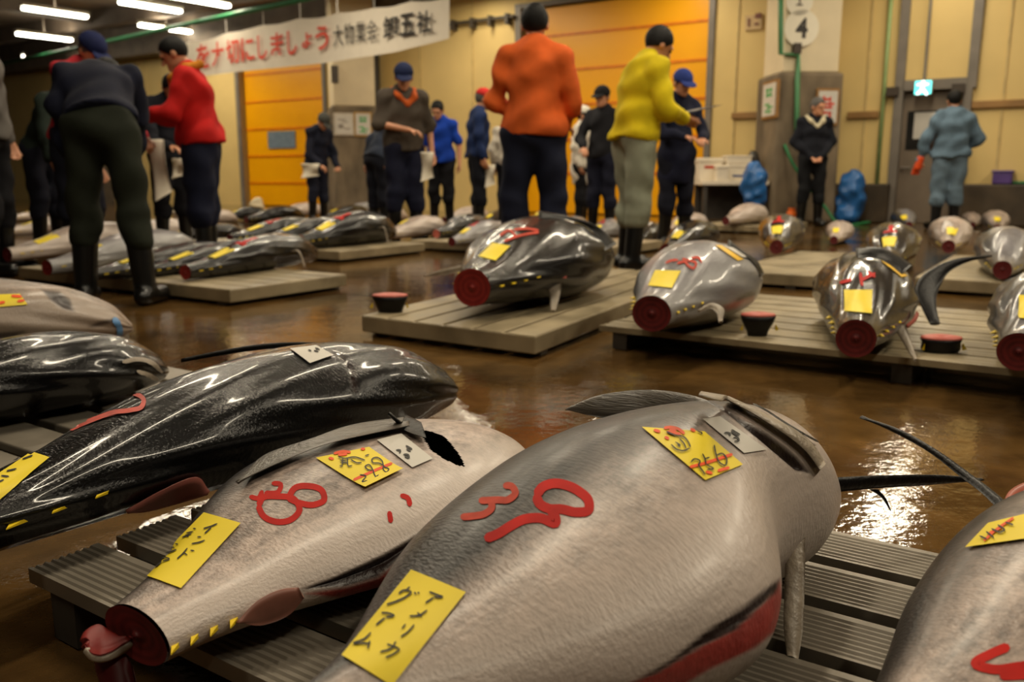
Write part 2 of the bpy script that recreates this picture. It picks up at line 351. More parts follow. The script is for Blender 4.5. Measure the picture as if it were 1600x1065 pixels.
def stroke(name, T, pts, wpx, mat, parent, off=.0016, step=4.0, nw=4, taper=False):
    mb = MB()
    if not hasattr(pts[0][0], '__len__'): pts = [pts]
    for pl in pts:
        pl = np.array(pl, float); ln = np.linalg.norm(np.diff(pl, axis=0), axis=1).sum(); n = max(4, int(ln / step)); c = cat_rom(pl, n)
        tn = np.gradient(c, axis=0); tn /= np.linalg.norm(tn, axis=1, keepdims=True) + 1e-9; nn = np.stack([-tn[:, 1], tn[:, 0]], -1)
        w = np.full(n, wpx, float); s = np.linspace(0, 1, n); w *= np.clip(np.minimum(s, 1 - s) * n * step / wpx * 1.6 + .45, 0, 1)
        if taper: w *= (1 - .55 * s)
        V = []
        for i in range(n):
            for k in range(nw): q = c[i] + nn[i] * w[i] * (k / (nw - 1) - .5); V.append(surf(T, q[0], q[1], off, True)[0])
        mb.add(V, [(i * nw + k, i * nw + k + 1, (i + 1) * nw + k + 1, (i + 1) * nw + k) for i in range(n - 1) for k in range(nw - 1)])
    return mb.build(name, mat, parent, smooth=True)

def patch(name, T, quad, mat, parent, off=.0012, nu=14, nw=10, curl=0.0):
    a, b, c, d = (np.array(q, float) for q in quad); V = []
    for i in range(nu):
        s = i / (nu - 1)
        for k in range(nw):
            r = k / (nw - 1); q = (a * (1 - s) + b * s) * (1 - r) + (d * (1 - s) + c * s) * r
            V.append(surf(T, q[0], q[1], off + curl * (s ** 6), True)[0])
    return mk(name, V, [(i * nw + k, i * nw + k + 1, (i + 1) * nw + k + 1, (i + 1) * nw + k) for i in range(nu - 1) for k in range(nw - 1)], mat, parent)

def curve_px(T, pts, off):
    return [surf(T, x, y, off)[0] for x, y in pts]
def px3(pts):           # (px, py, Y) -> world
    return [atY(x, y, Y) for x, y, Y in pts]
# ---------------------------------------------------------------- smooth distance-field modelling for people and clothes
class Field:
    def __init__(s): s.p = []
    def cap(s, a, b, ra, rb=None, k=.03): s.p.append(('c', np.array(a, float), np.array(b, float), ra, ra if rb is None else rb, k)); return s
    def ell(s, c, r, R=None, k=.03, sub=False): s.p.append(('e', np.array(c, float), np.array(r, float), np.eye(3) if R is None else np.array(R, float), 0, -k if sub else k)); return s
    def cut(s, p, n): s.p.append(('k', np.array(p, float), np.array(n, float), 0, 0, -1)); return s
    def chain(s, pts, rs, k=.03):
        for i in range(len(pts) - 1): s.cap(pts[i], pts[i + 1], rs[i], rs[i + 1], k)
        return s
    def mesh(s, h, cuts=(), wr=0.0, seed=0):
        lo = np.full(3, 1e9); hi = -lo
        for q in s.p:
            if q[5] < 0: continue
            if q[0] == 'c': r = max(q[3], q[4]); lo = np.minimum(lo, np.minimum(q[1], q[2]) - r); hi = np.maximum(hi, np.maximum(q[1], q[2]) + r)
            else: r = q[2].max(); lo = np.minimum(lo, q[1] - r); hi = np.maximum(hi, q[1] + r)
        lo -= .05; hi += .05; n = np.ceil((hi - lo) / h).astype(int) + 1; D = np.full(n, .5, np.float32)
        ax = [lo[i] + h * np.arange(n[i]) for i in range(3)]
        for q in s.p:
            if q[0] == 'k':
                X, Y, Z = np.meshgrid(*ax, indexing='ij', sparse=True); D = np.maximum(D, ((X - q[1][0]) * q[2][0] + (Y - q[1][1]) * q[2][1] + (Z - q[1][2]) * q[2][2]).astype(np.float32)); continue
            kk = abs(q[5])
            if q[0] == 'c': r = max(q[3], q[4]); a = np.minimum(q[1], q[2]) - r; b = np.maximum(q[1], q[2]) + r
            else: r = q[2].max(); a = q[1] - r; b = q[1] + r
            m = kk + .03; i0 = np.clip(np.floor((a - m - lo) / h).astype(int), 0, n - 1); i1 = np.clip(np.ceil((b + m - lo) / h).astype(int) + 1, 1, n)
            sl = tuple(slice(i0[i], i1[i]) for i in range(3))
            X, Y, Z = np.meshgrid(ax[0][sl[0]], ax[1][sl[1]], ax[2][sl[2]], indexing='ij', sparse=True)
            if q[0] == 'c':
                e = q[2] - q[1]; wx, wy, wz = X - q[1][0], Y - q[1][1], Z - q[1][2]; t = np.clip((wx * e[0] + wy * e[1] + wz * e[2]) / (e @ e + 1e-12), 0, 1)
                d = np.sqrt((wx - t * e[0]) ** 2 + (wy - t * e[1]) ** 2 + (wz - t * e[2]) ** 2) - (q[3] + t * (q[4] - q[3]))
            else:
                R = q[3]; wx, wy, wz = X - q[1][0], Y - q[1][1], Z - q[1][2]
                L_ = [(R[0, i] * wx + R[1, i] * wy + R[2, i] * wz) for i in range(3)]; rr = q[2]
                k0 = np.sqrt(sum((L_[i] / rr[i]) ** 2 for i in range(3))); k1 = np.sqrt(sum((L_[i] / rr[i] ** 2) ** 2 for i in range(3))) + 1e-9; d = k0 * (k0 - 1) / k1
            A = D[sl]
            if q[5] < 0:
                hh = np.maximum(kk - np.abs(A + d), 0) / kk; D[sl] = np.maximum(A, -d) + hh * hh * kk * .25
            else:
                hh = np.maximum(kk - np.abs(A - d), 0) / kk; D[sl] = np.minimum(A, d) - hh * hh * kk * .25
        X, Y, Z = np.meshgrid(*ax, indexing='ij', sparse=True)
        if wr:
            a = seed * 1.7
            w = np.sin(31 * Z + 2.6 * np.sin(9 * X + a) + 2.2 * np.sin(11 * Y + a)) * .55 + np.sin(17 * Z + 14 * X + 3 * np.sin(8 * Y + a) + a) * .6 + np.sin(24 * X - 19 * Y + 2 * np.sin(15 * Z) + a) * .5
            D = D + np.where(D < .08, wr * w, 0).astype(np.float32)
        for (p, nrm) in cuts:
            D = np.maximum(D, (X - p[0]) * nrm[0] + (Y - p[1]) * nrm[1] + (Z - p[2]) * nrm[2])
        return nets(D, lo, h)
def nets(D, lo, h):
    n = np.array(D.shape); c = n - 1; ins = D < 0
    cnt = np.zeros(c, np.int8); acc = np.zeros(tuple(c) + (3,), np.float32)
    cor = [(i, j, k) for i in (0, 1) for j in (0, 1) for k in (0, 1)]
    sl = lambda o: tuple(slice(o[i], o[i] + c[i]) for i in range(3))
    s8 = sum(ins[sl(o)].astype(np.int8) for o in cor); act = (s8 > 0) & (s8 < 8); idx = np.argwhere(act)
    if len(idx) == 0: return np.zeros((0, 3)), np.zeros((0, 4), int)
    val = {o: D[idx[:, 0] + o[0], idx[:, 1] + o[1], idx[:, 2] + o[2]] for o in cor}
    num = np.zeros(len(idx)); sm = np.zeros((len(idx), 3))
    for a in cor:
        for d in range(3):
            if a[d]: continue
            b = tuple(1 if i == d else a[i] for i in range(3)); va, vb = val[a], val[b]; m = (va < 0) != (vb < 0); t = np.where(m, va / np.where(m, va - vb, 1), 0)
            pt = np.array(a, float)[None] + np.eye(3)[d][None] * t[:, None]; sm += pt * m[:, None]; num += m
    V = (idx + sm / num[:, None]) * h + lo; lut = np.full(c, -1, np.int64); lut[act] = np.arange(len(idx)); Fs = []
    for d in range(3):
        u, w = (d + 1) % 3, (d + 2) % 3; a = ins; s0 = [slice(None)] * 3; s1 = [slice(None)] * 3; s0[d] = slice(0, -1); s1[d] = slice(1, None)
        x = a[tuple(s0)]; y = a[tuple(s1)]; e = np.argwhere(x != y); e = e[(e[:, u] > 0) & (e[:, w] > 0) & (e[:, u] < c[u]) & (e[:, w] < c[w])]
        up = x[e[:, 0], e[:, 1], e[:, 2]]
        def L(du, dw): q = e.copy(); q[:, u] -= du; q[:, w] -= dw; return lut[q[:, 0], q[:, 1], q[:, 2]]
        Q = np.stack([L(1, 1), L(0, 1), L(0, 0), L(1, 0)], -1); Q[~up] = Q[~up][:, ::-1]; Fs.append(Q)
    Fq = np.concatenate(Fs); return V, Fq[(Fq >= 0).all(1)]

def rx(a): c, s = math.cos(a), math.sin(a); return np.array([[1, 0, 0], [0, c, -s], [0, s, c]])
def ry(a): c, s = math.cos(a), math.sin(a); return np.array([[c, 0, s], [0, 1, 0], [-s, 0, c]])
def rz(a): c, s = math.cos(a), math.sin(a); return np.array([[c, -s, 0], [s, c, 0], [0, 0, 1]])
MT_SKIN = M('skin', C(196, 138, 104), rough=0.5, var=0.1, scale=12)
MT_HAIR = M('black_hair', C(10, 9, 8), rough=0.65, var=0.3, scale=40, bump=0.4, bscale=120, spec=.25)
MT_HAIRG = M('grey_hair', C(82, 78, 74), rough=0.6, var=0.3, scale=40, bump=0.4, bscale=120)
MT_RUB = M('black_rubber', C(14, 14, 14), rough=0.28, var=0.2)
MT_EYE = M('dark_eye', C(18, 12, 10), rough=0.2)
def cloth(r, g, b, var=.18): return M('cloth_%d_%d_%d' % (r, g, b), C(r, g, b), rough=.85, var=var, scale=7, bump=.25, bscale=160, spec=.2)

def hand(f, wr, d, pn, side, curl, sc=1.0):
    """palm, four bent fingers of different length and a thumb; d forearm direction, pn palm normal, side +1 right hand"""
    d = d / np.linalg.norm(d); pn = pn - d * (pn @ d); pn /= np.linalg.norm(pn) + 1e-9; x = np.cross(d, pn) * side
    k = .006; base = wr + d * .01
    for i, (off, ln) in enumerate(((-.030, .068), (-.010, .078), (.010, .073), (.029, .058))):
        kn = wr + d * (.088 - .004 * abs(i - 1)) + x * off; f.cap(wr + d * .02 + x * off * .65, kn, .014, .0115, .012)
        a1 = curl * .7; a2 = curl * 1.6; m = kn + (d * math.cos(a1) + pn * math.sin(a1)) * ln * .5; t = m + (d * math.cos(a2) + pn * math.sin(a2)) * ln * .5
        f.cap(kn, m, .0105, .0095, k); f.cap(m, t, .0095, .0075, k)
    tb = wr + d * .03 - x * .028; t1 = tb + d * .03 - x * .028 + pn * .012; t2 = t1 + d * .03 - x * .006 + pn * .018
    f.cap(tb, t1, .014, .0115, .01); f.cap(t1, t2, .0115, .009, k)

def person(label, xy, face, h=1.72, lean=0.0, side=0.0, hp=0.0, hy=0.0, R=None, L=None, legs=None, top='jacket', topc=(60, 60, 60), botc=(24, 26, 38), boots=True, head='hair', capc=(30, 36, 70),
           hair=None, sleeve=1.0, hv=.010, curl=.6, bag=1.0, palm=None, neckc=None, hem=.035, group='people at the auction', twist=0.0, bulk=1.0, bootc=None, legbag=1.0):
    s = h / 1.72; pel = np.array([0, 0, .93]); B = rz(twist) @ ry(side) @ rx(-lean)
    tr = lambda p: pel + B @ (np.array(p, float) - pel)
    hipz = .90; hips = [np.array([sx * .092, 0, hipz]) for sx in (-1, 1)]
    legs = legs or {}
    kn = [np.array(legs.get('kl', (-.10, .02, .49))), np.array(legs.get('kr', (.10, .02, .49)))]; an = [np.array(legs.get('al', (-.115, 0, .085))), np.array(legs.get('ar', (.115, 0, .085)))]
    toe = [a + np.array([sx * .03, .15, -.05]) for a, sx in zip(an, (-1, 1))]; heel = [a + np.array([0, -.05, -.045]) for a in an]
    sh = [tr((sx * .165, -.005, 1.375)) for sx in (-1, 1)]
    dflt = lambda sx: [tr((sx * .235, -.03, 1.13)), tr((sx * .245, .04, .89))]
    arm = [[np.array(q, float) for q in (L or dflt(-1))], [np.array(q, float) for q in (R or dflt(1))]]
    nb = tr((0, -.01, 1.40)); hb = tr((0, .01, 1.485)); Hm = rz(hy) @ rx(-lean - hp) if lean < .9 else rz(hy) @ rx(-hp - lean * .8)
    hc = hb + Hm @ np.array([0, .02, .095]); hl = lambda p: hc + Hm @ np.array(p, float)
    # --- body, one continuous surface
    f = Field()
    f.ell(tr((0, 0, .95)), (.145, .098, .10), B); f.ell(tr((0, .0, 1.10)), (.125, .088, .14), B); f.ell(tr((0, .0, 1.27)), (.150, .098, .16), B); f.cap(sh[0], sh[1], .052)
    f.cap(nb, hb, .056, .052)
    for i, sx in enumerate((-1, 1)):
        e, w = arm[i]; f.cap(sh[i], e, .048, .037); f.cap(e, w, .037, .025, .02)
        dd = w - e; hand(f, w, dd, np.array(palm[i] if palm else (0, 0, -1) if abs(dd[2]) < abs(dd[1]) else (-sx * .6, .5, 0), float), sx, curl)
        f.cap(hips[i], kn[i], .082, .052); f.cap(kn[i], (kn[i] * .45 + an[i] * .55) + np.array([0, -.015, 0]), .052, .048, .02); f.cap((kn[i] * .45 + an[i] * .55), an[i], .046, .034, .02); f.cap(heel[i], toe[i], .034, .03, .02)
    f.ell(hl((0, -.008, .018)), (.074, .094, .092), Hm, .02); f.ell(hl((0, .028, -.048)), (.055, .062, .062), Hm, .02); f.ell(hl((0, .078, -.085)), (.026, .02, .022), Hm, .02)
    f.cap(hl((0, .088, .012)), hl((0, .110, -.026)), .009, .014, .010); f.cap(hl((-.04, .080, .024)), hl((.04, .080, .024)), .013, None, .012)
    f.ell(hl((-.031, .094, .004)), (.017, .012, .010), Hm, .008, sub=True); f.ell(hl((.031, .094, .004)), (.017, .012, .010), Hm, .008, sub=True)
    f.cap(hl((-.022, .083, -.060)), hl((.022, .083, -.060)), .0075, None, .006); f.ell(hl((0, .095, -.0555)), (.022, .006, .0028), Hm, .004, sub=True)
    for sx in (-1, 1): f.ell(hl((sx * .077, -.008, -.01)), (.012, .022, .033), Hm, .008)
    mat_w = Matrix.Translation((xy[0], xy[1], 0)) @ Matrix.Rotation(math.atan2(-face[0], face[1]), 4, 'Z') @ Matrix.Scale(s, 4)
    Mw = np.array(mat_w)
    W = lambda V: V @ Mw[:3, :3].T + Mw[:3, 3]
    V, Fq = f.mesh(hv); root = mk('person', W(V), Fq, MT_SKIN); tag(root, label, 'person', group)
    for sx in (-1, 1):
        mb = MB(); mb.lathe([(.001, -.009), (.007, -.006), (.009, 0), (.007, .006), (.001, .009)], hl((sx * .031, .0865, .004)), 10); mk('eye', W(np.array(mb.v)), mb.f, MT_EYE, root)
    # --- clothes
    seed = abs(hash(label)) % 97 if False else (len(label) * 7 + int(abs(xy[0]) * 31)) % 97
    g = Field(); b_ = bag
    if top in ('jacket', 'tee', 'coat'):
        g.ell(tr((0, -.005, 1.27)), (.185 * b_, .135 * b_, .19), B, .05); g.ell(tr((0, 0, 1.08)), (.172 * b_, .135 * b_, .17), B, .05); g.ell(tr((0, -.005, .93)), (.192 * max(b_, legbag), .140 * max(b_, legbag), .18), B, .05)
        if top == 'coat': g.ell(tr((0, 0, .78)), (.19, .14, .30), B, .05)
        zc_ = .93 - hem - (.27 if top == 'coat' else 0); g.cut(tr((0, 0, zc_)), B @ np.array([0, 0, -1.0]))
        g.cap(sh[0], sh[1], .066 * min(b_, 1.1), None, .04); g.cap(tr((0, -.02, 1.38)), tr((0, .0, 1.455)), .080, .066, .04)
        for sx in (-1, 1): g.cap(tr((sx * .14, -.01, 1.395)), tr((sx * .05, -.005, 1.445)), .052, .05, .03)
        for i in range(2):
            e, w = arm[i]; u = sh[i]
            if sleeve >= .95: g.cap(u, e, .068 * b_, .062 * b_, .03); g.cap(e, w + (e - w) * .04, .060 * b_, .044, .03)
            else: g.cap(u, u + (e - u) * min(1, sleeve * 2), .070 * b_, .062 * b_, .04); (sleeve > .5) and g.cap(e, e + (w - e) * (sleeve * 2 - 1), .058, .05, .03)
        dn = B @ np.array([0, 0, -1.0]); hz = .93 - hem - (.27 if top == 'coat' else 0)
        up = B @ np.array([0, .15, 1.0]); cp_ = tr((0, .005, 1.485))
        # cuts act on the whole field, so only where they cannot reach arms: hem is limited by the shape itself
        V, Fq = g.mesh(.012, wr=.0105 * b_, seed=seed)
        keepn = 'jacket' if top != 'tee' else 'shirt'; keepn = 'coat' if top == 'coat' else keepn
        mk(keepn, W(V), Fq, cloth(*topc), root)
        if neckc:
            t = Field(); t.chain([tr((0, .125, 1.32)), tr((-.075, .10, 1.39)), tr((-.105, -.01, 1.45)), tr((0, -.10, 1.47)), tr((.105, -.01, 1.45)), tr((.075, .10, 1.39)), tr((.0, .125, 1.32))], [.022, .03, .03, .03, .03, .03, .022], .02)
            V, Fq = t.mesh(.010, wr=.003); mk('collar', W(V), Fq, cloth(*neckc), root)
    p = Field(); p.ell((0, -.005, .92), (.165, .118, .11), None, .04)
    if lean > .5: p.ell(tr((0, -.01, 1.0)), (.150, .118, .13), B, .04)
    bt = .36 if boots else .10; l_ = legbag
    for i in range(2):
        k_ = kn[i]; a_ = an[i]; lowz = (bt - a_[2]) / (k_[2] - a_[2]); low = a_ + (k_ - a_) * max(lowz, .05)
        p.cap(hips[i], k_, .105 * l_, .078 * l_, .05); p.cap(k_, low, .078 * l_, (.072 if boots else .062) * l_, .03)
        if boots: p.cap(low + np.array([0, 0, .03]), low + np.array([0, 0, -.005]), .080 * l_, .072 * l_, .03)
    V, Fq = p.mesh(.012, wr=.009, seed=seed + 3); mk('trousers', W(V), Fq, cloth(*botc), root)
    for i in range(2):
        q = Field(); k_ = kn[i]; a_ = an[i]; lowz = (bt - a_[2]) / (k_[2] - a_[2]); low = a_ + (k_ - a_) * max(lowz, .05)
        if boots: q.cap(low + (k_ - a_) * .05, a_, .068, .056, .02); nm = 'rubber_boot'
        else: q.cap(a_ + np.array([0, 0, .03]), a_, .05, .05, .02); nm = 'shoe'
        q.cap(heel[i] + np.array([0, 0, .008]), toe[i] + np.array([0, 0, .012]), .047, .046, .03)
        V, Fq = q.mesh(.011, cuts=[((0, 0, .0015), (0, 0, -1))]); mk(nm, W(V), Fq, bootc or MT_RUB, root)
    hm = hair or MT_HAIR
    q = Field(); q.ell(hl((0, -.014, .026)), (.086, .103, .102), Hm, .01)
    if head in ('hair', 'cap', 'capback'):
        V, Fq = q.mesh(.007, cuts=[(hl((0, .060, .045)), Hm @ np.array([0, .80, -.6])), (hl((0, -.05, -.05)), Hm @ np.array([0, .5, -.86]))], wr=.004, seed=seed); mk('hair', W(V), Fq, hm, root)
    if head in ('cap', 'capback'):
        q = Field(); q.ell(hl((0, -.012, .040)), (.094, .110, .098), Hm, .01); sg = 1 if head == 'cap' else -1
        V, Fq = q.mesh(.008, cuts=[(hl((0, 0, .030)), Hm @ np.array([0, -.1, -1.0]))]); cpo = mk('cap', W(V), Fq, cloth(*capc), root)
        q = Field(); q.ell(hl((0, sg * .115, .034)), (.078, .075, .010), Hm @ rx(-.2 * sg), .01); V, Fq = q.mesh(.006); mk('brim', W(V), Fq, cloth(*capc), cpo)
    return dict(root=root, W=lambda p: W(np.array(p, float).reshape(-1, 3))[0], arm=arm, hl=hl, tr=tr, s=s)
# ---------------------------------------------------------------- the hall
WB = 13.78                                    # distance of the back wall along E2
E1v = np.array([E1[0], E1[1], 0]); E2v = np.array([E2[0], E2[1], 0]); ZV = np.array([0, 0, 1.0])
def wp(px, py, d=0.0):                        # viewing ray meets the back wall (d in front of it)
    r = ray(px, py); return O + r * ((WB - d) / (r[:2] @ E2))
def wa(px): return float(wp(px, 276)[:2] @ E1)
def P3(a, b, z): return a * E1v + b * E2v + z * ZV
def gbox(mb, a0, a1, b0, b1, z0, z1): mb.box(P3((a0 + a1) / 2, (b0 + b1) / 2, (z0 + z1) / 2), abs(a1 - a0), abs(b1 - b0), abs(z1 - z0), E1v, E2v, ZV)
CEIL = 4.5
def floor_mat():
    m = bpy.data.materials.new('wet_floor'); m.use_nodes = True; nt = m.node_tree; L = nt.links.new; b = nt.nodes['Principled BSDF']
    tc = nd(nt, 'ShaderNodeTexCoord')
    n1 = nd(nt, 'ShaderNodeTexNoise'); n1.inputs['Scale'].default_value = 1.5; n1.inputs['Detail'].default_value = 6; n1.inputs['Roughness'].default_value = .6; L(tc.outputs['Object'], n1.inputs[0])
    n2 = nd(nt, 'ShaderNodeTexNoise'); n2.inputs['Scale'].default_value = 14; n2.inputs['Detail'].default_value = 4; L(tc.outputs['Object'], n2.inputs[0])
    cr = nd(nt, 'ShaderNodeValToRGB'); e = cr.color_ramp.elements; e[0].position = .35; e[0].color = C(58, 42, 24); e[1].position = .68; e[1].color = C(122, 90, 48)
    L(n1.outputs['Fac'], cr.inputs[0])
    mx = nd(nt, 'ShaderNodeMix', data_type='RGBA', blend_type='MULTIPLY'); mx.inputs['Factor'].default_value = .6; L(cr.outputs[0], mx.inputs['A'])
    c2 = nd(nt, 'ShaderNodeValToRGB'); e = c2.color_ramp.elements; e[0].position = .3; e[0].color = (.45, .45, .45, 1); e[1].position = .7; e[1].color = (1, 1, 1, 1); L(n2.outputs['Fac'], c2.inputs[0]); L(c2.outputs[0], mx.inputs['B'])
    L(mx.outputs['Result'], b.inputs['Base Color'])
    mr = nd(nt, 'ShaderNodeMapRange'); mr.inputs[1].default_value = .35; mr.inputs[2].default_value = .65; mr.inputs[3].default_value = .03; mr.inputs[4].default_value = .09; L(n1.outputs['Fac'], mr.inputs[0]); L(mr.outputs[0], b.inputs['Roughness'])
    n3 = nd(nt, 'ShaderNodeTexNoise'); n3.inputs['Scale'].default_value = 38; n3.inputs['Detail'].default_value = 3; n3.inputs['Roughness'].default_value = .55; L(tc.outputs['Object'], n3.inputs[0])
    n4 = nd(nt, 'ShaderNodeTexNoise'); n4.inputs['Scale'].default_value = 7; n4.inputs['Detail'].default_value = 2; L(tc.outputs['Object'], n4.inputs[0])
    ad = nd(nt, 'ShaderNodeMath', operation='MULTIPLY_ADD'); L(n4.outputs['Fac'], ad.inputs[0]); ad.inputs[1].default_value = 2.2; L(n3.outputs['Fac'], ad.inputs[2])
    bp = nd(nt, 'ShaderNodeBump'); bp.inputs['Strength'].default_value = .18; bp.inputs['Distance'].default_value = .006; L(ad.outputs[0], bp.inputs['Height']); L(bp.outputs[0], b.inputs['Normal'])
    b.inputs['Specular IOR Level'].default_value = .6
    return m
mb = MB(); gbox(mb, -45, 22, -8, WB + .4, -.2, 0); mb.build('floor', floor_mat(), kind='structure')
MT_WALL = M('cream_wall', C(224, 196, 130), rough=.55, var=.06, scale=1.2, spec=.3)
MT_CEIL = M('ceiling_dark', C(140, 124, 108), rough=.8, var=.2, scale=2)
MT_BEAM = M('ceiling_beam', C(112, 100, 88), rough=.7, var=.2, scale=3)
MT_ORANGE = M('orange_shutter', C(255, 176, 0), rough=.35, var=.05, scale=1.5, spec=.5)
MT_GREY = M('grey_steel', C(120, 112, 102), rough=.5, var=.15, scale=4)
MT_DOOR = M('brown_steel_door', C(118, 104, 88), rough=.5, var=.1, scale=4)
MT_CONC = M('stained_concrete', C(112, 98, 78), rough=.8, var=.45, scale=3.0, stretch=(1, 1, .5), bump=.2, bscale=30)
MT_CURB = M('wet_concrete_curb', C(70, 58, 42), rough=.5, var=.4, scale=3)
MT_PLAST = M('pillar_plaster', C(222, 206, 172), rough=.6, var=.06, scale=3)
MT_WOOD = M('wood_rail', C(150, 112, 62), rough=.6, var=.2, scale=6, stretch=(.2, 1, 1))
MT_GREEN = M('green_pipe', C(70, 130, 84), rough=.45, var=.1)
MT_LGREEN = M('pale_green_pipe', C(150, 172, 112), rough=.5, var=.1)

d1a, d1b = wa(383), wa(511); d2a, d2b = wa(815), wa(1099); d3a, d3b = wa(1400), wa(1500); DT = 3.62; D3T = 1.86
mb = MB()
for a0, a1, z0, z1 in ((-45, d1a, 0, CEIL), (d1a, d1b, DT, CEIL), (d1b, d2a, 0, CEIL), (d2a, d2b, DT, CEIL), (d2b, d3a, 0, CEIL), (d3a, d3b, D3T, CEIL), (d3b, 22, 0, CEIL)):
    gbox(mb, a0, a1, WB, WB + .3, z0, z1)
mb.build('wall_back', MT_WALL, kind='structure')
mb = MB(); gbox(mb, -45, 22, -8, WB + .3, CEIL, CEIL + .2); mb.build('ceiling', MT_CEIL, kind='structure')
mb = MB()                                                     # panel joints of the cream cladding
for px in (1143, 1345, 1555, 660, 740, 240): a = wa(px); gbox(mb, a - .012, a + .012, WB - .02, WB, .0 if px < 1100 else .55, CEIL)
mb.build('trim_1', M('panel_joint', C(204, 180, 122), rough=.6), kind='structure')
mb = MB(); gbox(mb, wa(-420), wa(690), WB - .5, WB, 3.55, CEIL); mb.build('trim_2', MT_BEAM, kind='structure')
n_ = 3
for b in (2.5, 5.9, 9.3, 12.6):
    mb = MB(); gbox(mb, -45, 22, b - .12, b + .12, CEIL - .38, CEIL); mb.build('trim_%d' % n_, MT_BEAM, kind='structure'); n_ += 1
for a in (-26.8, -20.1, -13.2):
    mb = MB(); gbox(mb, a - .1, a + .1, -8, WB, CEIL - .28, CEIL - .02); mb.build('trim_%d' % n_, MT_BEAM, kind='structure'); n_ += 1
mb = MB(); gbox(mb, wa(188) - .3, wa(188) + .3, WB - 1.0, WB - .4, 0, CEIL); mb.build('pillar', M('dark_column', C(76, 66, 54), rough=.7, var=.2), kind='structure')
def shutter(n, a0, a1, label, band, zoff):
    mb = MB(); z = 0.0; k = 0; edges = [0] + [q for q in np.arange(zoff, DT, band) if q > .05] + [DT]
    for z0, z1 in zip(edges[:-1], edges[1:]):
        gbox(mb, a0, a1, WB + .10, WB + .16, z0 + .012, z1 - .012)
    gbox(mb, a0, a1, WB + .13, WB + .2, 0, DT)
    o = mb.build('door_%d' % n, MT_ORANGE, bevel=.012, kind='structure'); o['label'] = label
    mb = MB()
    for z in edges[1:-1]: gbox(mb, a0, a1, WB + .085, WB + .115, z - .02, z + .02)
    mb.build('joint_strip', M('shutter_joint', C(226, 124, 0), rough=.4), o)
    mb = MB(); gbox(mb, a0 - .12, a0, WB - .05, WB + .2, 0, DT + .08); gbox(mb, a1, a1 + .1, WB - .05, WB + .2, 0, DT + .08); gbox(mb, a0, a1, WB - .04, WB + .2, DT, DT + .08)
    mb.build('door_frame', MT_GREY, o); return o
# joints of the shutters sit where the photo shows them
zb2 = [wp(1095, y)[2] for y in (212, 152, 91, 31)]; zb1 = [wp(395, y)[2] for y in (286, 244, 203, 160, 116)]
s1 = shutter(1, d1a, d1b, 'orange sectional shutter door with a small pane behind the far men', (zb1[-1] - zb1[0]) / 4, zb1[0])
s2 = shutter(2, d2a, d2b, 'wide orange sectional shutter door behind the yellow jacket', (zb2[-1] - zb2[0]) / 3, zb2[0] - (zb2[-1] - zb2[0]) / 3)
mb = MB(); c0 = wp(420, 232, -.09); c1 = wp(461, 204, -.09); a0, a1 = c0[:2] @ E1, c1[:2] @ E1
gbox(mb, a0, a1, WB + .075, WB + .11, c0[2], c1[2]); mb.build('window_pane', M('shutter_pane', C(120, 136, 150), rough=.3), s1)
# steel door on the right
mb = MB(); gbox(mb, d3a, d3b, WB + .06, WB + .12, 0, D3T); o3 = mb.build('door_3', MT_DOOR, kind='structure', bevel=.01)
mb = MB()
for a0, a1, z0, z1 in ((d3a - .1, d3a + .02, 0, CEIL), (d3b - .02, d3b + .1, D3T, CEIL), (d3a, d3b, D3T, D3T + .14), (d3b - .04, d3b + .06, 0, D3T)): gbox(mb, a0, a1, WB - .08, WB + .14, z0, z1)
mb.build('door_frame', MT_GREY, o3)
c0 = wp(1414, 234, -.05); c1 = wp(1470, 172, -.05); mb = MB(); gbox(mb, c0[:2] @ E1, c1[:2] @ E1, WB + .045, WB + .07, c0[2], c1[2]); wn = mb.build('window_pane', M('dark_glass', C(40, 40, 38), rough=.1), o3)
c0 = wp(1426, 217, -.04); c1 = wp(1462, 175, -.04); mb = MB(); gbox(mb, c0[:2] @ E1, c1[:2] @ E1, WB + .035, WB + .046, c0[2], c1[2]); mb.build('paper_notice', MT_WHITE, wn)
mb = MB(); p = wp(1408, 262, 0); mb.tube([P3(p[:2] @ E1, WB + .06, p[2]), P3(p[:2] @ E1, WB - .0, p[2]), P3(p[:2] @ E1 + .12, WB - .0, p[2])], .015); mb.build('door_handle', MT_GREY, o3)
# concrete curb, wooden rails, conduits
for (x0, x1) in ((1104, 1394), (1508, 1780)):
    mb = MB(); gbox(mb, wa(x0), wa(x1), WB - .22, WB, 0, .56); mb.build('trim_%d' % n_, MT_CURB, kind='structure', bevel=.02); n_ += 1
for (x0, y0, x1, y1) in ((1140, 181, 1196, 180), (1318, 181, 1366, 179), (1508, 164, 1700, 158)):
    z = (wp(x0, y0)[2] + wp(x1, y1)[2]) / 2; mb = MB(); gbox(mb, wa(x0), wa(x1), WB - .06, WB, z - .05, z + .05); mb.build('trim_%d' % n_, MT_WOOD, kind='structure', bevel=.01); n_ += 1
def conduit(name, label, px0, py0, px1, py1, r, mat, d=.05):
    a = wp((px0 + px1) / 2, 276)[:2] @ E1; z0 = wp(px0, py0, d)[2]; z1 = wp(px1, py1, d)[2]; mb = MB(); mb.tube([P3(a, WB - d, z0), P3(a, WB - d, z1)], r, 10)
    return tag(mb.build(name, mat, smooth=True), label, 'pipe')
conduit('wall_pipe', 'thin pale green vertical pipe on the cream wall right of the concrete pillar', 1372, 290, 1372, -60, .03, MT_LGREEN)
conduit('steel_post', 'dark vertical rail post on the wall behind the grey-shirted man', 597, 320, 597, -40, .09, M('dark_post', C(62, 56, 46), rough=.5), .12)
